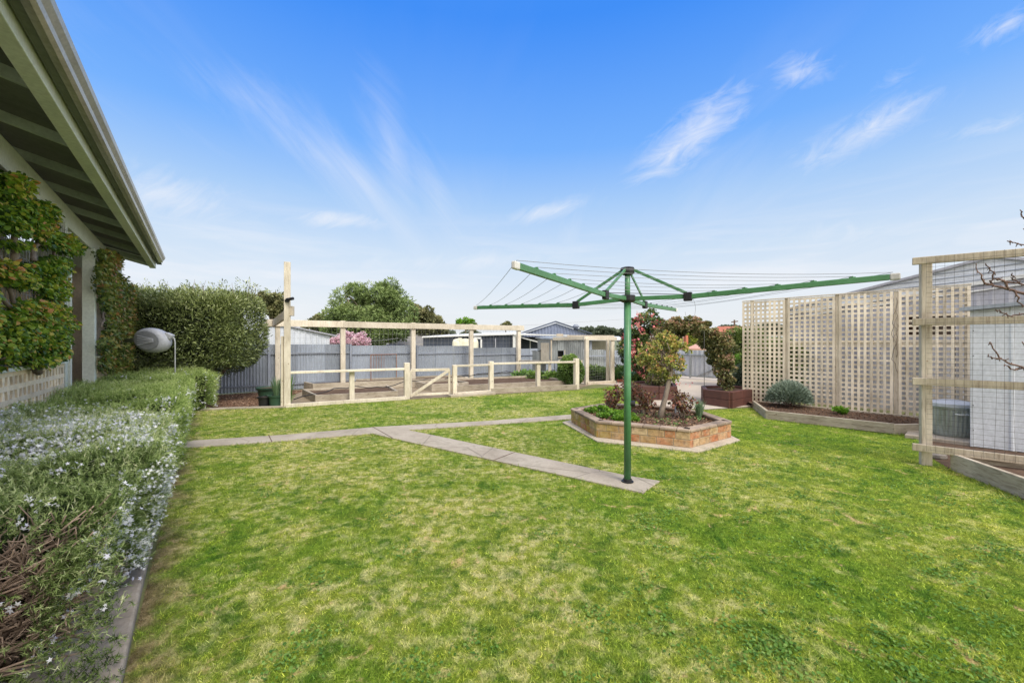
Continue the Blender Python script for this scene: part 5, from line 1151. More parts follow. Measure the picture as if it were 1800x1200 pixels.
# ribbed wall: flat pans with upstanding ribs
vs = []; fs = []; prof = []
while x < Ls:
    prof += [(x, 0), (x+.34, 0), (x+.355, .012), (x+.375, .012), (x+.39, 0)]; x += .39
for (sx, o1) in prof:
    q = s0+sdir*sx - sn*o1; zt = 1.93+.10*sx; vs += [(q.x, q.y, .02), (q.x, q.y, zt)]
for i in range(len(prof)-1): fs.append((2*i, 2*i+2, 2*i+3, 2*i+1))
mb.add(vs, fs, .6); corr(mb, s0+sv*1.6, s0, .02, 1.93, pitch=.39, amp=.005, t=.4); mb.build('wall', M['shed_white'], t)
mb = MB(); mb.slab([s0-sdir*.13-sn*.10+Vector((0, 0, 1.93)), s0+sdir*Ls-sn*.10+Vector((0, 0, 1.93+.10*Ls)), s0+sdir*Ls+sv*1.7+Vector((0, 0, 2.0+.10*Ls)), s0-sdir*.10+sv*1.7+Vector((0, 0, 2.0))], (0, 0, .05)); mb.build('roof', M['fence'], t)
mb = MB(); mb.bar(s0-sn*.006+Vector((0, 0, .02)), s0-sn*.006+Vector((0, 0, 1.93)), .03, .03, sdir); mb.build('corner_trim', M['shed_white'], t)
mb = MB()
for z in (.25, .6, .95, 1.3, 1.65): q = s0-sn*.02+sdir*.012+Vector((0, 0, z)); mb.tube([q, q-sn*.008], .007, 6)
mb.build('screw', M['black'], t)

# large gabled shed behind the lattice
g0_ = Vector((6.65, 10.85, 0)); 
def SH(px, py, o=0):
    r = (px-900)/F; s = (r*g0_.y-g0_.x)/(ld.x-r*ld.y); p = g0_+ld*s; d_ = p.y; z = H-(py-600)/F*d_; p = p+ln*o; return Vector((p.x, p.y, z))
t = thing('gabled_shed', 'large pale grey gabled shed behind the lattice screen', 'shed', SH(1383, 700)*1)
e0 = SH(1381, 546); ap = SH(1744, 453); e1 = SH(1990, 500)
band0, band1 = SH(1381, 552), SH(1990, 455)
mb = MB(); lo0, lo1 = SH(1381, 0), SH(1990, 0)
# lower wall, vertical ribs
vs = []; fs = []; Lw = (Vector((lo1.x, lo1.y, 0))-Vector((lo0.x, lo0.y, 0))).length; k = int(Lw/.05)
for i in range(k+1):
    f = i/k; b = Vector((lo0.x, lo0.y, 0)).lerp(Vector((lo1.x, lo1.y, 0)), f); o1 = .012 if i % 4 == 0 else 0
    b = b-ln*o1; vs += [(b.x, b.y, 0), (b.x, b.y, band0.z+(band1.z-band0.z)*f)]
for i in range(k): fs.append((2*i, 2*i+2, 2*i+3, 2*i+1))
mb.add(vs, fs, .5); mb.build('wall', M['shed_grey'], t)
# upper gable with horizontal boards
mb = MB(); nb_ = 9
def up(px, lo):   # z on band / on rake
    return None
bpts = [band0, band1, SH(1990, 500, 0), ap, e0]
mb.slab([band0+Vector((0, 0, 0)), band1, Vector((e1.x, e1.y, max(e1.z, band1.z+.02))), ap, e0], ln*.02, t=.7)
mb.build('gable', M['shed_white'], t)
mb = MB()
for f in (.18, .36, .54, .72):
    a = band0.lerp(e0, f); rk = e0.lerp(ap, f) ; b = band0.lerp(band1, .45+.0*f)+Vector((0, 0, (ap.z-band0.lerp(band1, .45).z)*f))
    st = e0.lerp(ap, f*.9+.05); en = band1+Vector((0, 0, .12+.55*f)); mb.bar(st-ln*.012, Vector((en.x, en.y, st.z+(en.z-st.z)*.35))-ln*.012, .012, .016)
mb.build('cladding_joint', M['fence_rail'], t)
mb = MB(); mb.bar(band0-ln*.03, band1-ln*.03, .05, .07); mb.bar(band0-ln*.03+Vector((0, 0, -.11)), band1-ln*.03+Vector((0, 0, -.16)), .03, .03); mb.build('flashing', M['white'], t)
mb = MB(); mb.bar(e0-ln*.05+Vector((0, 0, .02)), ap-ln*.05+Vector((0, 0, .02)), .06, .05); mb.bar(ap-ln*.05+Vector((0, 0, .02)), e1-ln*.05+Vector((0, 0, .25)), .06, .05); mb.build('barge_flashing', M['shed_grey'], t)
mb = MB(); o2 = ln*4; mb.slab([e0-ln*.05, ap-ln*.05, ap+o2, e0+o2], (0, 0, .03)); mb.slab([ap-ln*.05, e1-ln*.05+Vector((0, 0, .22)), e1+o2+Vector((0, 0, .22)), ap+o2], (0, 0, .03)); mb.build('roof', M['shed_grey'], t)
mb = MB(); mb.bar(Vector((lo0.x, lo0.y, .95))-ln*-2, Vector((lo0.x, lo0.y, .95)), .04, 1.9); mb.build('side_wall', M['shed_grey'], t)

# bare fruit tree reaching in from the right
tb = Vector((5.75, 4.15, 0)); t = thing('bare_fruit_tree', 'bare knobbly fruit tree branches reaching in at the right edge', 'tree', tb)
mb = MB(); limb(mb, tb, tb+Vector((.03, .02, 1.9)), .05, .035, .02, 9, 6); limb(mb, tb+Vector((.03, .02, 1.9)), tb+Vector((-.05, .0, 2.8)), .035, .015, .05, 7, 5)
mb.build('trunk', M['bark_dark'], t, smooth=True)
def branch(px, r0, steps):
    pts = [W(x, y, 4.12+dz) for x, y, dz in px]; fine = []
    for p, q in zip(pts, pts[1:]):
        for s in range(3): fine.append(p.lerp(q, s/3)+Vector((random.gauss(0, .004), random.gauss(0, .008), random.gauss(0, .004))))
    fine.append(pts[-1]); mb = MB(); n_ = len(fine); rs = [r0*(1-.65*i/n_) * (1+.25*random.random()) for i in range(n_)]; mb.tube(fine, rs, 7)
    for p in fine[::1]:
        if random.random() < .75: q = p+Vector((random.uniform(-.02, .02), random.uniform(-.02, .02), random.choice((-1, 1))*random.uniform(.012, .028))); mb.tube([p-(q-p)*.3, q], [r0*.35+.003, .003], 5)
    mb.build('branch', M['bark_dark'], t, smooth=True)
for B, r in (([(1850, 540, .0), (1800, 516, 0), (1772, 508, 0), (1745, 502, 0), (1732, 498, 0)], .017), ([(1745, 502, 0), (1746, 485, 0), (1738, 470, .02), (1732, 463, 0)], .008), ([(1732, 498, 0), (1722, 483, 0), (1716, 464, 0)], .007),
             ([(1772, 508, 0), (1764, 494, 0), (1756, 490, 0), (1747, 491, 0)], .010), ([(1764, 494, 0), (1790, 498, 0), (1812, 506, 0)], .009), ([(1790, 498, 0), (1782, 487, 0), (1777, 482, 0)], .006), ([(1782, 512, 0), (1789, 530, 0), (1806, 540, 0)], .008),
             ([(1850, 560, .1), (1800, 552, .1), (1776, 556, .1), (1760, 550, .1), (1751, 545, .1)], .009), ([(1860, 655, 0), (1800, 646, 0), (1775, 640, 0), (1760, 630, 0), (1745, 612, 0), (1740, 602, 0)], .010), ([(1760, 630, 0), (1748, 630, 0), (1737, 626, 0)], .007),
             ([(1800, 646, 0), (1785, 650, 0), (1766, 641, 0)], .008), ([(1845, 440, 0), (1800, 431, 0), (1785, 427, 0), (1772, 424, 0)], .008), ([(1850, 400, 0), (1806, 395, 0), (1798, 385, 0), (1796, 372, 0)], .009), ([(1812, 402, 0), (1799, 402, 0)], .006), ([(1835, 620, 0), (1808, 612, 0), (1798, 603, 0)], .008)): branch(([(1885, B[0][1]+25, 0)]+B) if B[0][0] > 1830 else B, r, 3)

# ================================================================== NEIGHBOURS AND DISTANCE
def building(name, label, cat, loc, group=None): return thing(name, label, cat, loc, group)
# white shed beyond the fence, left
t = building('white_shed', 'white ribbed sheet shed beyond the fence left of the blossom', 'shed', Vector((-9, 16, 0)))
d0 = 15.5
def plane_pts(px, py, pa_, pb_):
    """point on the vertical plane through ground points pa_, pb_"""
    r = (px-900)/F; dv = pb_-pa_; s = (pa_.x-r*pa_.y)/(r*dv.y-dv.x); p = pa_+dv*s; return Vector((p.x, p.y, H-(py-600)/F*p.y))
A0, B0 = Vector((-9.9, 14.5, 0)), Vector((-6.9, 16.7, 0))
zz = [plane_pts(px, py, A0, B0) for px, py in ((455, 572), (505, 573), (590, 591.5))]
mb = MB(); pl_, pr_ = plane_pts(455, 700, A0, B0), plane_pts(579, 700, A0, B0); zL = zz[1].z
k = 44; vs = []; fs = []
for i in range(k+1):
    f = i/k; b = Vector((pl_.x, pl_.y, 0)).lerp(Vector((pr_.x, pr_.y, 0)), f); px_ = b.x/b.y*F+900; o1 = .03 if i % 4 == 0 else 0
    zt = plane_pts(px_, 573 if px_ < 505 else 573+(px_-505)*(18.5/85), A0, B0).z-.03
    vs += [(b.x+.6*o1, b.y-.8*o1, 0), (b.x+.6*o1, b.y-.8*o1, zt)]
for i in range(k): fs.append((2*i, 2*i+2, 2*i+3, 2*i+1))
mb.add(vs, fs, .5); mb.build('wall', M['shed_white'], t)
mb = MB(); bk = Vector((-.6, .8, 0))*4
mb.slab([zz[0]+Vector((0, -.1, 0)), zz[1]+Vector((0, -.1, 0)), zz[1]+bk, zz[0]+bk], (0, 0, .05)); mb.slab([zz[1]+Vector((0, -.1, 0)), zz[2]+Vector((0.1, -.1, 0)), zz[2]+bk, zz[1]+bk], (0, 0, .05)); mb.build('roof', M['shed_grey'], t)
# blue-grey long shed
t = building('blue_grey_shed', 'long dark blue grey shed with a white roof edge beyond the fence', 'shed', Vector((-3, 23, 0)))
A0, B0 = Vector((-5.3, 24.5, 0)), Vector((-.3, 24.5, 0)); wl, wr = plane_pts(744, 612, A0, B0), plane_pts(904, 590, A0, B0)
mb = MB(); k = 60; vs = []; fs = []
for i in range(k+1):
    f = i/k; b = Vector((wl.x, wl.y, 0)).lerp(Vector((wr.x, wr.y, 0)), f); px_ = 744+160*f; zt = H-((590.5-4.5*f)-600)/F*24.5; vs += [(b.x, b.y-(.03 if i % 3 == 0 else 0), 0), (b.x, b.y-(.03 if i % 3 == 0 else 0), zt)]
for i in range(k): fs.append((2*i, 2*i+2, 2*i+3, 2*i+1))
mb.add(vs, fs, .5); mb.build('wall', M['navy'], t)
rA, rB = W(742, 592, 24.3), W(912, 586.5, 24.3); mb = MB(); mb.slab([rA, rB, W(906, 584.3, 28), W(800, 588.3, 28)], (0, 0, .04)); mb.build('roof', M['white'], t)
mb = MB(); mb.bar(W(742, 592.5, 24.2), W(912, 587, 24.2), .1, .06); mb.build('gutter', M['white'], t)
mb = MB(); p = W(904, 600, 24.3); mb.box((p.x, p.y, .9), (.14, .1, 1.8)); p = W(846, 600, 24.2); mb.box((p.x, p.y, .8), (.10, .1, 1.65)); mb.bar(W(846, 594, 24.2), W(833, 593.5, 24.2), .1, .1); mb.build('downpipe', M['white'], t)
mb = MB(); p = W(871, 600, 24.3); mb.box((p.x, p.y, .85), (.05, .05, 1.7)); mb.build('door_edge', M['shed_grey'], t)
# cream tank
p = W(818, 600, 22.6); t = building('water_tank', 'cream slimline water tank beside the blue grey shed', 'tank', Vector((p.x, p.y, 0)))
mb = MB()
for k in range(-1, 2):
    mb.lathe((p.x+.42*k, p.y, 0), [(.30, 0), (.31, .9), (.30, 1.45), (.24, 1.62+.02*k), (.05, 1.66)], 18)
mb.box((p.x, p.y, .8), (.9, .52, 1.6)); mb.build('body', M['tank'], t, smooth=True)
mb = MB(); mb.lathe((p.x-.3, p.y, 1.6), [(.12, 0), (.12, .09), (.02, .1)], 14); mb.build('lid', M['tank'], t)
# gabled blue building
A0, B0 = Vector((0, 27, 0)), Vector((5, 27, 0)); Q = lambda px, py, d=27: W(px, py, d)
t = building('blue_gabled_building', 'slate blue gabled shed with a flue behind the chicken coop', 'building', Vector((2.8, 27, 0)))
mb = MB(); k = 44; vs = []; fs = []
for i in range(k+1):
    f = i/k; px_ = 918+121*f; py_ = 586-19*min(1, (px_-918)/59) if px_ < 977 else 567+ (px_-977)*(20.5/62); b = Q(px_, py_+1); o1 = .05 if i % 2 else 0; vs += [(b.x, b.y-o1, -.5), (b.x, b.y-o1, b.z)]
for i in range(k): fs.append((2*i, 2*i+2, 2*i+3, 2*i+1))
mb.add(vs, fs, .5); mb.build('gable_wall', M['blue_gable'], t)
mb = MB(); mb.slab([Q(914, 587.5, 26.8), Q(977, 566, 26.8), Q(975, 566, 34), Q(925, 583, 34)], (0, 0, .08)); mb.slab([Q(977, 566, 26.8), Q(1041, 587.5, 26.8), Q(1026, 583, 34), Q(975, 566, 34)], (0, 0, .08)); mb.build('roof', M['slate'], t)
mb = MB(); p = Q(1016.5, 575); mb.tube([(p.x, p.y+1, 1.8), (p.x, p.y+1, H+26*28/F)], .16, 12); mb.lathe((p.x, p.y+1, H+25*28/F), [(.22, 0), (.24, .06), (.1, .2)], 12); mb.build('flue', M['fence_rail'], t)
# lean-to carport with white roof edge
t = building('carport', 'open lean-to carport with white roof edge left of the coop', 'carport', Vector((1, 23.5, 0)))
mb = MB(); mb.slab([W(903, 588.5, 23.4), W(985, 589.5, 23.4), W(985, 591, 26), W(905, 586, 26)], (0, 0, .05)); mb.slab([W(905, 591, 23.3), W(948, 602.5, 23.3), W(948, 599, 26), W(905, 590, 26)], (0, 0, .05)); mb.build('roof', M['white'], t)
mb = MB(); mb.bar(W(903, 587.5, 23.2), W(1000, 589.5, 23.2), .08, .07); mb.build('gutter', M['white'], t)
mb = MB(); p = W(904, 600, 23.3); mb.box((p.x, p.y, .9), (.16, .1, 1.85)); p = W(932, 600, 24.5); mb.box((p.x, p.y, .8), (.06, .06, 1.6)); mb.build('post', M['white'], t)
mb = MB(); mb.bar(W(905, 620, 25.6), W(950, 620, 25.6), .05, 2.0); mb.build('back_wall', M['navy'], t)
# roof behind coop run
t = building('open_shelter', 'open shelter with a white roof behind the coop run', 'shelter', Vector((4.5, 22, 0)))
mb = MB(); mb.slab([W(1010, 598, 21.5), W(1096, 598.5, 21.5), W(1088, 593, 25), W(1005, 593, 25)], (0, 0, .07)); mb.build('roof', M['white'], t)
mb = MB(); mb.bar(W(1025, 610, 24.5), W(1070, 610, 24.5), .05, 1.4); mb.build('wall', M['house_cream'], t)
mb = MB()
for px in (1038, 1078): p = W(px, 600, 21.8); mb.box((p.x, p.y, .75), (.12, .12, 1.55))
mb.build('post', M['fence_rail'], t)
mb = MB(); mb.bar(W(1010, 606, 24.2), W(1040, 606, 24.2), .05, 1.0); mb.build('dark_panel', M['navy'], t)
# low tiled house left of blue shed
t = building('tiled_house', 'low grey tiled house roof between the blossom and blue shed', 'house', Vector((-8, 32, 0)))
mb = MB(); mb.slab([W(676, 610, 31), W(790, 610, 31), W(790, 585, 36), W(727, 590, 34)], (0, 0, .1)); mb.slab([W(676, 610, 31), W(727, 590, 34), W(710, 600, 38), W(680, 606, 36)], (0, 0, .1)); mb.build('roof', M['roof_dark'], t)
mb = MB(); mb.bar(W(690, 616, 31.5), W(760, 616, 31.5), .1, 1.0); mb.build('wall', M['house_cream'], t)
# terracotta roofed house on the right
t = building('terracotta_house', 'house with an orange terracotta roof behind the gates', 'house', Vector((13, 30, 0)))
mb = MB(); mb.slab([W(1240, 601, 27), W(1330, 601, 27), W(1330, 575, 31), W(1262, 576, 31)], (0, 0, .1)); mb.slab([W(1240, 601, 27), W(1262, 576, 31), W(1262, 590, 36), W(1236, 600, 36)], (0, 0, .1)); mb.build('roof', M['terracotta'], t)
mb = MB(); p, q = W(1244, 600, 27.6), W(1330, 600, 27.6); mb.bar((p.x, p.y, .7), (q.x, q.y, .7), .1, 1.6); mb.build('wall', M['house_cream'], t)
mb = MB(); mb.slab([W(1250, 612, 22), W(1310, 612, 22), W(1310, 602, 25), W(1256, 602, 25)], (0, 0, .06)); mb.build('porch_roof', M['white'], t)
t = building('pink_roofed_house', 'house with a pink tiled roof seen under the arch', 'house', Vector((10, 34, 0)))
mb = MB(); mb.slab([W(1205, 615, 26), W(1262, 615, 26), W(1262, 600, 30), W(1232, 603, 29)], (0, 0, .1)); mb.build('roof', M['pink_roof'], t)
mb = MB(); p, q = W(1206, 600, 26.4), W(1262, 600, 26.4); mb.bar((p.x, p.y, .3), (q.x, q.y, .3), .1, 1.2); mb.build('wall', M['house_cream'], t)
mb = MB(); p = W(1205.5, 600, 27); mb.box((p.x, p.y, .75), (.14, .4, 2.3)); mb.build('chimney', M['terracotta'], t)
t = building('grey_roofed_house', 'low grey roofed house with white wall seen left of the pink roof', 'house', Vector((12, 45, 0)))
mb = MB(); mb.slab([W(1160, 609, 40), W(1225, 609, 40), W(1212, 601, 46), W(1178, 601, 46)], (0, 0, .1)); mb.build('roof', M['roof_dark'], t)
mb = MB(); mb.bar(W(1162, 613, 40.5), W(1222, 613, 40.5), .1, .7); mb.bar(W(1195, 601, 50), W(1204, 601, 50), .1, 1.2); mb.build('wall', M['pink_roof'], t)

# trees beyond
def T3(px, py, d): return tuple(W(px, py, d))
tree('pepper_tree', 'big drooping pepper tree behind the blossom tree', 'tree', (-10.2, 31, 0), 2.4, .3,
     [(T3(622, 531, 30), (1.5, 1.5, 1.3)), (T3(672, 526, 30), (1.9, 1.6, 1.4)), (T3(684, 515, 30), (.8, .8, .7)), (T3(640, 560, 30), (2.4, 1.8, 1.2)), (T3(600, 560, 30), (1.0, 1.2, .8)), (T3(700, 560, 30), (1.5, 1.4, 1.3)), (T3(660, 580, 30), (2.9, 1.5, .9)), (T3(585, 578, 30), (.6, 1, .5))],
     'pepper', 'narrow', .26, 36000, 300, .42, limbs=12, shell=.2)
tree('gum_tree', 'dark gum tree right of the pepper tree', 'tree', (-7.0, 36, 0), 2.6, .25, [(T3(742, 553, 35), (1.0, 1, .8)), (T3(756, 566, 35), (.9, 1, .5)), (T3(728, 570, 35), (1.1, 1, .7)), (T3(760, 578, 35), (1.3, 1, .5)), (T3(740, 588, 35), (2.0, 1, .8))], 'gum', 'leaf', .26, 9000, 90, .3)
tree('gum_tree', 'small spreading gum tree just left of the tall post', 'tree', (-17.6, 30, 0), 3.0, .18, [(T3(468, 524, 30), (.55, .7, .35)), (T3(487, 527, 30), (.8, .7, .45)), (T3(478, 543, 30), (.35, .4, .3)), (T3(492, 545, 30), (.55, .5, .7)), (T3(466, 538, 30), (.35, .4, .2))], 'gum', 'leaf', .2, 6000, 70, .2, shell=.3)
tree('gum_tree', 'low gum tree crown between white shed and pepper tree', 'tree', (-17, 40, 0), 2.2, .2, [(T3(575, 566, 38), (1.0, 1, .7)), (T3(560, 574, 38), (1.3, 1, .7)), (T3(600, 582, 38), (2.5, 1, 1.0)), (T3(645, 590, 38), (2.5, 1, 1.0))], 'gum', 'leaf', .3, 8000, 90, .35)
for k, (px, py, d, r, lab) in enumerate(((817, 567, 40, .8, 'yellow green treetop over the roof of the long shed'), (889, 571, 45, .45, 'tiny sparse treetop left of the blue gable'), (830, 574, 42, .6, 'small low treetop over the long shed roof'))):
    p = W(px, py, d); tree('roadside_tree', lab, 'tree', (p.x, p.y, 0), p.z-.4, .08, [((p.x, p.y, p.z), (r, r, r*.45))], 'bright' if k == 0 else 'gum', 'leaf', .22, 1200, 25, .22)
tb_ = W(612, 600, 20.5)
t = tree('blossom_tree', 'pink blossoming tree just beyond the corrugated fence', 'tree', (tb_.x, tb_.y, 0), 1.0, .07, [(T3(620, 594, 20.5), (.70, .6, .38)), (T3(605, 600, 20.5), (.70, .6, .32)), (T3(634, 601, 20.5), (.45, .5, .28)), (T3(590, 606, 20.5), (.3, .4, .2))], 'blossom', 'broad', .075, 5500, 100, .12)
mb = MB()
for k in range(26): p = W(random.uniform(588, 642), 598, 20.5+random.uniform(-.4, .4)); limb(mb, (tb_.x, tb_.y, 1.1), (p.x, p.y, 1.6+random.random()*.55), .02, .006, .05, 5, 4)
mb.build('branches', M['bark_dark'], t)
p = W(1216, 592, 36); tree('yellow_conifer', 'bright yellow green conical tree seen through the arch', 'tree', (p.x, p.y, -.3), .8, .1, [((p.x, p.y, 1.4), (.45, .45, 1.2)), ((p.x, p.y, 2.0), (.25, .25, .6))], 'lime', 'leaf', .15, 3000, 50, .14)
# distant hill woods
hills = []
def wood(x0, x1, y0, prof, d, n, lab, size):
    m = n; px = rng.uniform(x0, x1, m); top = np.interp(px, [q[0] for q in prof], [q[1] for q in prof]); base = y0
    # clumpy crowns along the line
    ncl = int((x1-x0)/7); cpx = rng.uniform(x0, x1, ncl); ctop = np.interp(cpx, [q[0] for q in prof], [q[1] for q in prof]); idx = rng.integers(0, ncl, m)
    cy = ctop + rng.random(ncl)*3.5; r = rng.uniform(3.0, 7.5, ncl)
    u = rnd_unit(m); px = cpx[idx]+u[:, 0]*r[idx]*1.25; py = np.maximum(cy[idx]+r[idx]*.5 - u[:, 2]*r[idx]*.6 + rng.random(m)*(rng.random(m) < .5)*6, 500); dd = d+u[:, 1]*6
    P = np.column_stack([(px-900)/F*dd, dd, H-(py-600)/F*dd]); tint = np.clip(.35+.3*u[:, 2]+rng.normal(0, .15, m), 0, 1)
    return tag(scatter('distant_wood', P, rnd_unit(m), size, 'broad', M['hill_tree'], None, tint), lab, 'wood', kind='stuff')
wood(1010, 1110, 600, [(1010, 586), (1035, 577), (1060, 577), (1080, 582), (1110, 580)], 120, 7000, 'dark line of distant trees behind the blue gabled building', 1.1)
wood(1180, 1345, 600, [(1180, 579), (1215, 577), (1240, 584), (1262, 580), (1275, 573), (1300, 577), (1345, 574)], 110, 9000, 'dark line of distant trees above the terracotta roof', 1.0)
wood(-60, 470, 604, [(-60, 584), (470, 584)], 140, 12000, 'distant tree belt behind the olive bush', 1.3)
wood(1340, 1900, 604, [(1340, 572), (1900, 575)], 120, 14000, 'distant tree belt behind the lattice and sheds', 1.2)
wood(560, 1010, 604, [(560, 585), (760, 580), (900, 590), (1010, 589)], 150, 9000, 'distant tree belt behind the pergola', 1.2)
# low hills
hx = np.linspace(-500, 500, 80); V = []; 
for i, x in enumerate(hx):
    h = 5.0+1.6*math.sin(x*.012+1)+.9*math.sin(x*.037); V += [(x, 230, -4), (x, 260, h*.7), (x, 330, h)]
T = []
for i in range(79):
    for j in range(2): a = i*3+j; T += [(a, a+3, a+4), (a, a+4, a+1)]
structure(np_mesh('hills', np.array(V), np.array(T), np.full(len(V), .5), weathered('far_hill', (.15, .17, .11), (.10, .12, .08), (.22, .22, .14), rough=1, s1=.03, s2=.2), smooth=True))
# power pole
p = W(1291, 572, 95); t = thing('power_pole', 'dark timber power pole with crossarm on the skyline at right', 'power pole', (p.x, p.y, -1))
mb = MB(); mb.tube([(p.x, p.y, -1), (p.x, p.y, H+38*95/F)], .18, 8); mb.build('pole', M['bark_dark'], t)
mb = MB(); z = H+34*95/F; mb.bar((p.x-.7, p.y, z), (p.x+.8, p.y, z+.2), .2, .25); mb.build('crossarm', M['bark_dark'], t)
for lab, a, b in (('thin overhead cable running behind the hoist', W(830, 576, 60), W(1110, 560, 60)), ('thin white service cable over the fence near the blossom tree', W(632, 599, 24), W(700, 594, 27))):
    mb = MB(); mb.tube([a.lerp(b, f/6)-Vector((0, 0, .25*4*(f/6)*(1-f/6)*.3)) for f in range(7)], .012, 5); tag(mb.build('overhead_cable', M['net_wire']), lab, 'cable')

# ================================================================== SKY, SUN, CAMERA
w = bpy.data.worlds.new('World'); scene.world = w; w.use_nodes = True; nt = w.node_tree; nt.nodes.clear()
out = nt.nodes.new('ShaderNodeOutputWorld'); bg = nt.nodes.new('ShaderNodeBackground'); nt.links.new(bg.outputs[0], out.inputs[0])
sun_el, sun_az = math.radians(50), math.radians(147)     # azimuth measured from +Y toward +X: behind and right of the camera
sky = nt.nodes.new('ShaderNodeTexSky'); sky.sky_type = 'NISHITA'; sky.sun_disc = False; sky.sun_elevation = sun_el; sky.sun_rotation = sun_az; sky.air_density = 1; sky.dust_density = 1.5; sky.ozone_density = 2
tc = nt.nodes.new('ShaderNodeTexCoord'); sp = nt.nodes.new('ShaderNodeSeparateXYZ'); nt.links.new(tc.outputs['Generated'], sp.inputs[0])
el = sp.outputs[2]
grad = ramp(nt, el, [(0, (.89, .91, .935)), (.09, (.84, .89, .95)), (.20, (.66, .80, .97)), (.31, (.42, .65, 1.0)), (.42, (.19, .47, 1.05)), (.62, (.05, .29, 1.0))])
nish = mixc(nt, sky.outputs[0], (.12, .12, .12), 1.0, 'MULTIPLY')
base = mixc(nt, grad, nish, .10)
# wispy cloud: noise on the plane seen overhead
zc = math_(nt, 'ADD', math_(nt, 'MAXIMUM', el, 0.0), .12)
cxn = math_(nt, 'DIVIDE', sp.outputs[0], zc); cyn = math_(nt, 'DIVIDE', sp.outputs[1], zc)
cm = nt.nodes.new('ShaderNodeCombineXYZ'); nt.links.new(cxn, cm.inputs[0]); nt.links.new(cyn, cm.inputs[1])
mp = nt.nodes.new('ShaderNodeMapping'); mp.inputs['Rotation'].default_value = (0, 0, .45); mp.inputs['Scale'].default_value = (1.5, .42, 1); mp.inputs['Location'].default_value = (3.1, 1.7, 0); nt.links.new(cm.outputs[0], mp.inputs[0])
n1 = noise(nt, 1.15, 8, .60, mp.outputs[0], .9)
big = noise(nt, .35, 2, .5, cm.outputs[0])
cl = math_(nt, 'MULTIPLY', ramp(nt, n1, [(.50, (0,)*3), (.74, (1,)*3)]), ramp(nt, big, [(.42, (.08,)*3), (.62, (1,)*3)]))
cl = math_(nt, 'MULTIPLY', cl, ramp(nt, el, [(0, (.4,)*3), (.1, (.9,)*3), (.45, (.8,)*3), (.7, (.3,)*3)]))
# flat haze streaks near the horizon
mp2 = nt.nodes.new('ShaderNodeMapping'); mp2.inputs['Scale'].default_value = (1.6, 1.6, 14); mp2.inputs['Location'].default_value = (.4, 2, 1); nt.links.new(tc.outputs['Generated'], mp2.inputs[0])
hz = math_(nt, 'MULTIPLY', ramp(nt, noise(nt, 1.6, 6, .6, mp2.outputs[0], .3), [(.46, (0,)*3), (.66, (.75,)*3)]), ramp(nt, el, [(.0, (.4,)*3), (.12, (1,)*3), (.32, (0,)*3)]))
f = math_(nt, 'MAXIMUM', math_(nt, 'MULTIPLY', cl, .55), hz)
# individual wisps at fixed bearings (u = x/y, v = z/y)
yy = math_(nt, 'MAXIMUM', sp.outputs[1], .05); uu_ = math_(nt, 'DIVIDE', sp.outputs[0], yy); vv_ = math_(nt, 'DIVIDE', el, yy)
def shared(ang, ns, seed):
    ca, sa = math.cos(math.radians(ang)), math.sin(math.radians(ang)); cmb = nt.nodes.new('ShaderNodeCombineXYZ')
    p = math_(nt, 'ADD', math_(nt, 'MULTIPLY', uu_, ca*ns[0]), math_(nt, 'MULTIPLY', vv_, sa*ns[0])); q = math_(nt, 'SUBTRACT', math_(nt, 'MULTIPLY', vv_, ca*ns[1]), math_(nt, 'MULTIPLY', uu_, sa*ns[1]))
    nt.links.new(p, cmb.inputs[0]); nt.links.new(q, cmb.inputs[1]); cmb.inputs[2].default_value = seed; return noise(nt, 1.6, 7, .66, cmb.outputs[0], 1.0)
nR, nL = shared(30, (5.5, 15), 4.3), shared(-50, (1.6, 11), 9.7); accR = accL = 0.0
def wisp(cx, cy, L, Wd, ang, st, seed=0, ns=0):
    global accR, accL
    u0, v0 = (cx-900)/720, (600-cy)/720; L, Wd = L/720*1.25, Wd/720*1.3; ca, sa = math.cos(math.radians(ang)), math.sin(math.radians(ang))
    m = nt.nodes.new('ShaderNodeMapping'); m.vector_type = 'TEXTURE'; m.inputs['Location'].default_value = (u0, v0, 0); m.inputs['Rotation'].default_value = (0, 0, math.radians(ang)); m.inputs['Scale'].default_value = (L, Wd, 1)
    nt.links.new(UV, m.inputs[0]); g = nt.nodes.new('ShaderNodeTexGradient'); g.gradient_type = 'QUADRATIC_SPHERE'; nt.links.new(m.outputs[0], g.inputs[0])
    v = math_(nt, 'MULTIPLY', math_(nt, 'POWER', g.outputs['Fac'], .5), st)
    if cx > 1000 or abs(ang) < 15: accR = math_(nt, 'MAXIMUM', accR, v)
    else: accL = math_(nt, 'MAXIMUM', accL, v)
cuv = nt.nodes.new('ShaderNodeCombineXYZ'); nt.links.new(uu_, cuv.inputs[0]); nt.links.new(vv_, cuv.inputs[1]); UV = cuv.outputs[0]
for a_w in ((1220, 235, 150, 46, 38, 1.15, 1.3, (4, 9)), (1180, 270, 70, 40, 20, .9, 7.3, (4, 9)), (1405, 125, 75, 42, 12, .8, 2.1, (5, 9)), (1530, 225, 180, 38, 27, .85, 3.4, (3, 12)), (1440, 275, 90, 30, 15, .6, 5.5, (3, 12)),
            (1740, 225, 130, 24, 14, .55, 6.1), (1770, 45, 90, 26, 28, .8, 8.2), (1570, 140, 60, 24, 35, .5, 4.9), (600, 386, 110, 20, -3, 1.0, 9.1), (960, 372, 110, 22, 14, .75, 10.2), (290, 345, 190, 60, -12, .7, 11.7),
            (560, 270, 260, 46, -42, .62), (690, 270, 190, 50, -75, .50), (640, 320, 220, 36, -50, .60), (770, 350, 180, 44, -62, .50), (450, 180, 200, 60, -30, .42), (820, 460, 300, 28, 2, .6, 17.2), (1480, 410, 260, 36, 4, .45, 18.8)): wisp(*a_w)
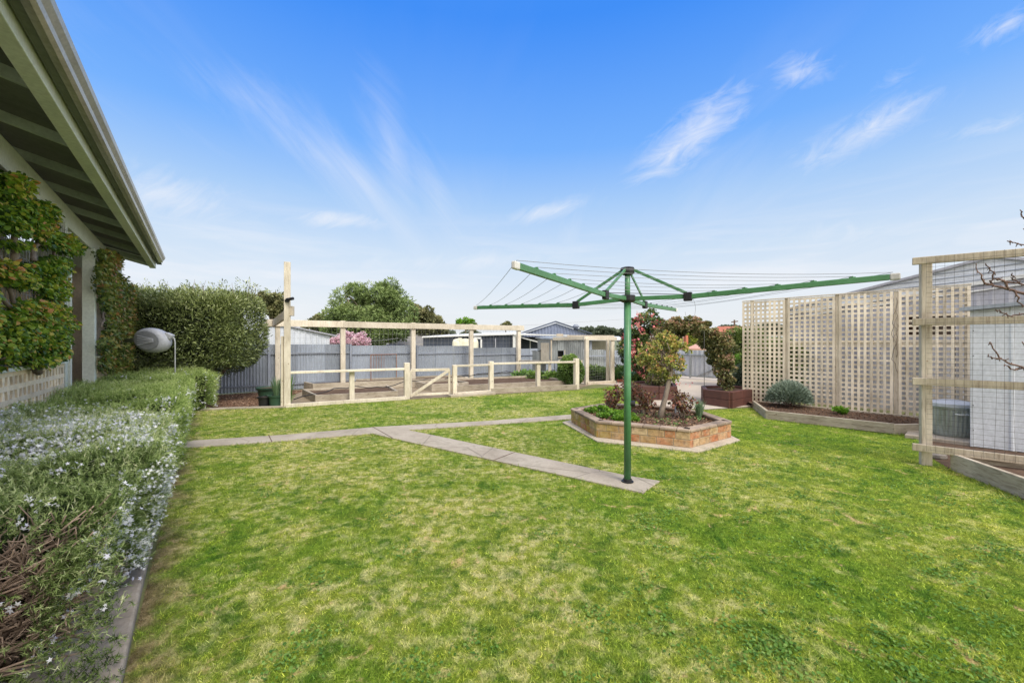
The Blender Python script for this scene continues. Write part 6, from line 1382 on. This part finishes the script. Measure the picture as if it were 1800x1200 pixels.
for acc, n_, k_, g_, o_ in ((accR, nR, .95, 1.8, 1.08), (accL, nL, .9, 1.3, .68)):
    cv = math_(nt, 'MULTIPLY', math_(nt, 'SUBTRACT', math_(nt, 'ADD', acc, math_(nt, 'MULTIPLY', n_, g_)), o_), k_, True)
    f = math_(nt, 'MAXIMUM', f, math_(nt, 'MULTIPLY', cv, math_(nt, 'MULTIPLY', acc, 1.6, True)))
col = mixc(nt, base, (.93, .94, .98), math_(nt, 'MULTIPLY', f, .72))
# added fill light: bright unseen sky overhead, behind the camera and at both sides
back = math_(nt, 'MAXIMUM', ramp(nt, math_(nt, 'MULTIPLY', sp.outputs[1], -1.0), [(.05, (0,)*3), (.45, (1,)*3)]), ramp(nt, el, [(.72, (0,)*3), (.90, (1,)*3)]))
back = math_(nt, 'MAXIMUM', back, ramp(nt, math_(nt, 'ABSOLUTE', sp.outputs[0]), [(.84, (0,)*3), (.96, (1,)*3)]))
back = math_(nt, 'MULTIPLY', back, ramp(nt, noise(nt, 2.2, 5, .6, tc.outputs['Generated'], .4), [(.3, (.65,)*3), (.6, (1,)*3)]))
col = mixc(nt, col, (1.85, 1.78, 1.68), back)
nt.links.new(col, bg.inputs[0]); bg.inputs[1].default_value = 1.0
sl = bpy.data.lights.new('Sun', 'SUN'); sl.energy = 3.2; sl.angle = math.radians(22); sl.color = (1, .95, .87)
so = bpy.data.objects.new('Sun', sl); COL.objects.link(so)
sd = Vector((math.sin(sun_az)*math.cos(sun_el), math.cos(sun_az)*math.cos(sun_el), math.sin(sun_el)))
so.rotation_euler = (-sd).to_track_quat('-Z', 'Y').to_euler(); so.location = (0, -5, 20)
cam = bpy.data.cameras.new('Camera'); cam.sensor_width = 36; cam.lens = 36*F/1800; cam.clip_end = 4000; cam.clip_start = .05
co = bpy.data.objects.new('Camera', cam); COL.objects.link(co); co.location = (0, 0, H); co.rotation_euler = (math.radians(90), 0, 0); scene.camera = co
scene.view_settings.view_transform = 'Standard'; scene.view_settings.look = 'None'; scene.view_settings.exposure = 0
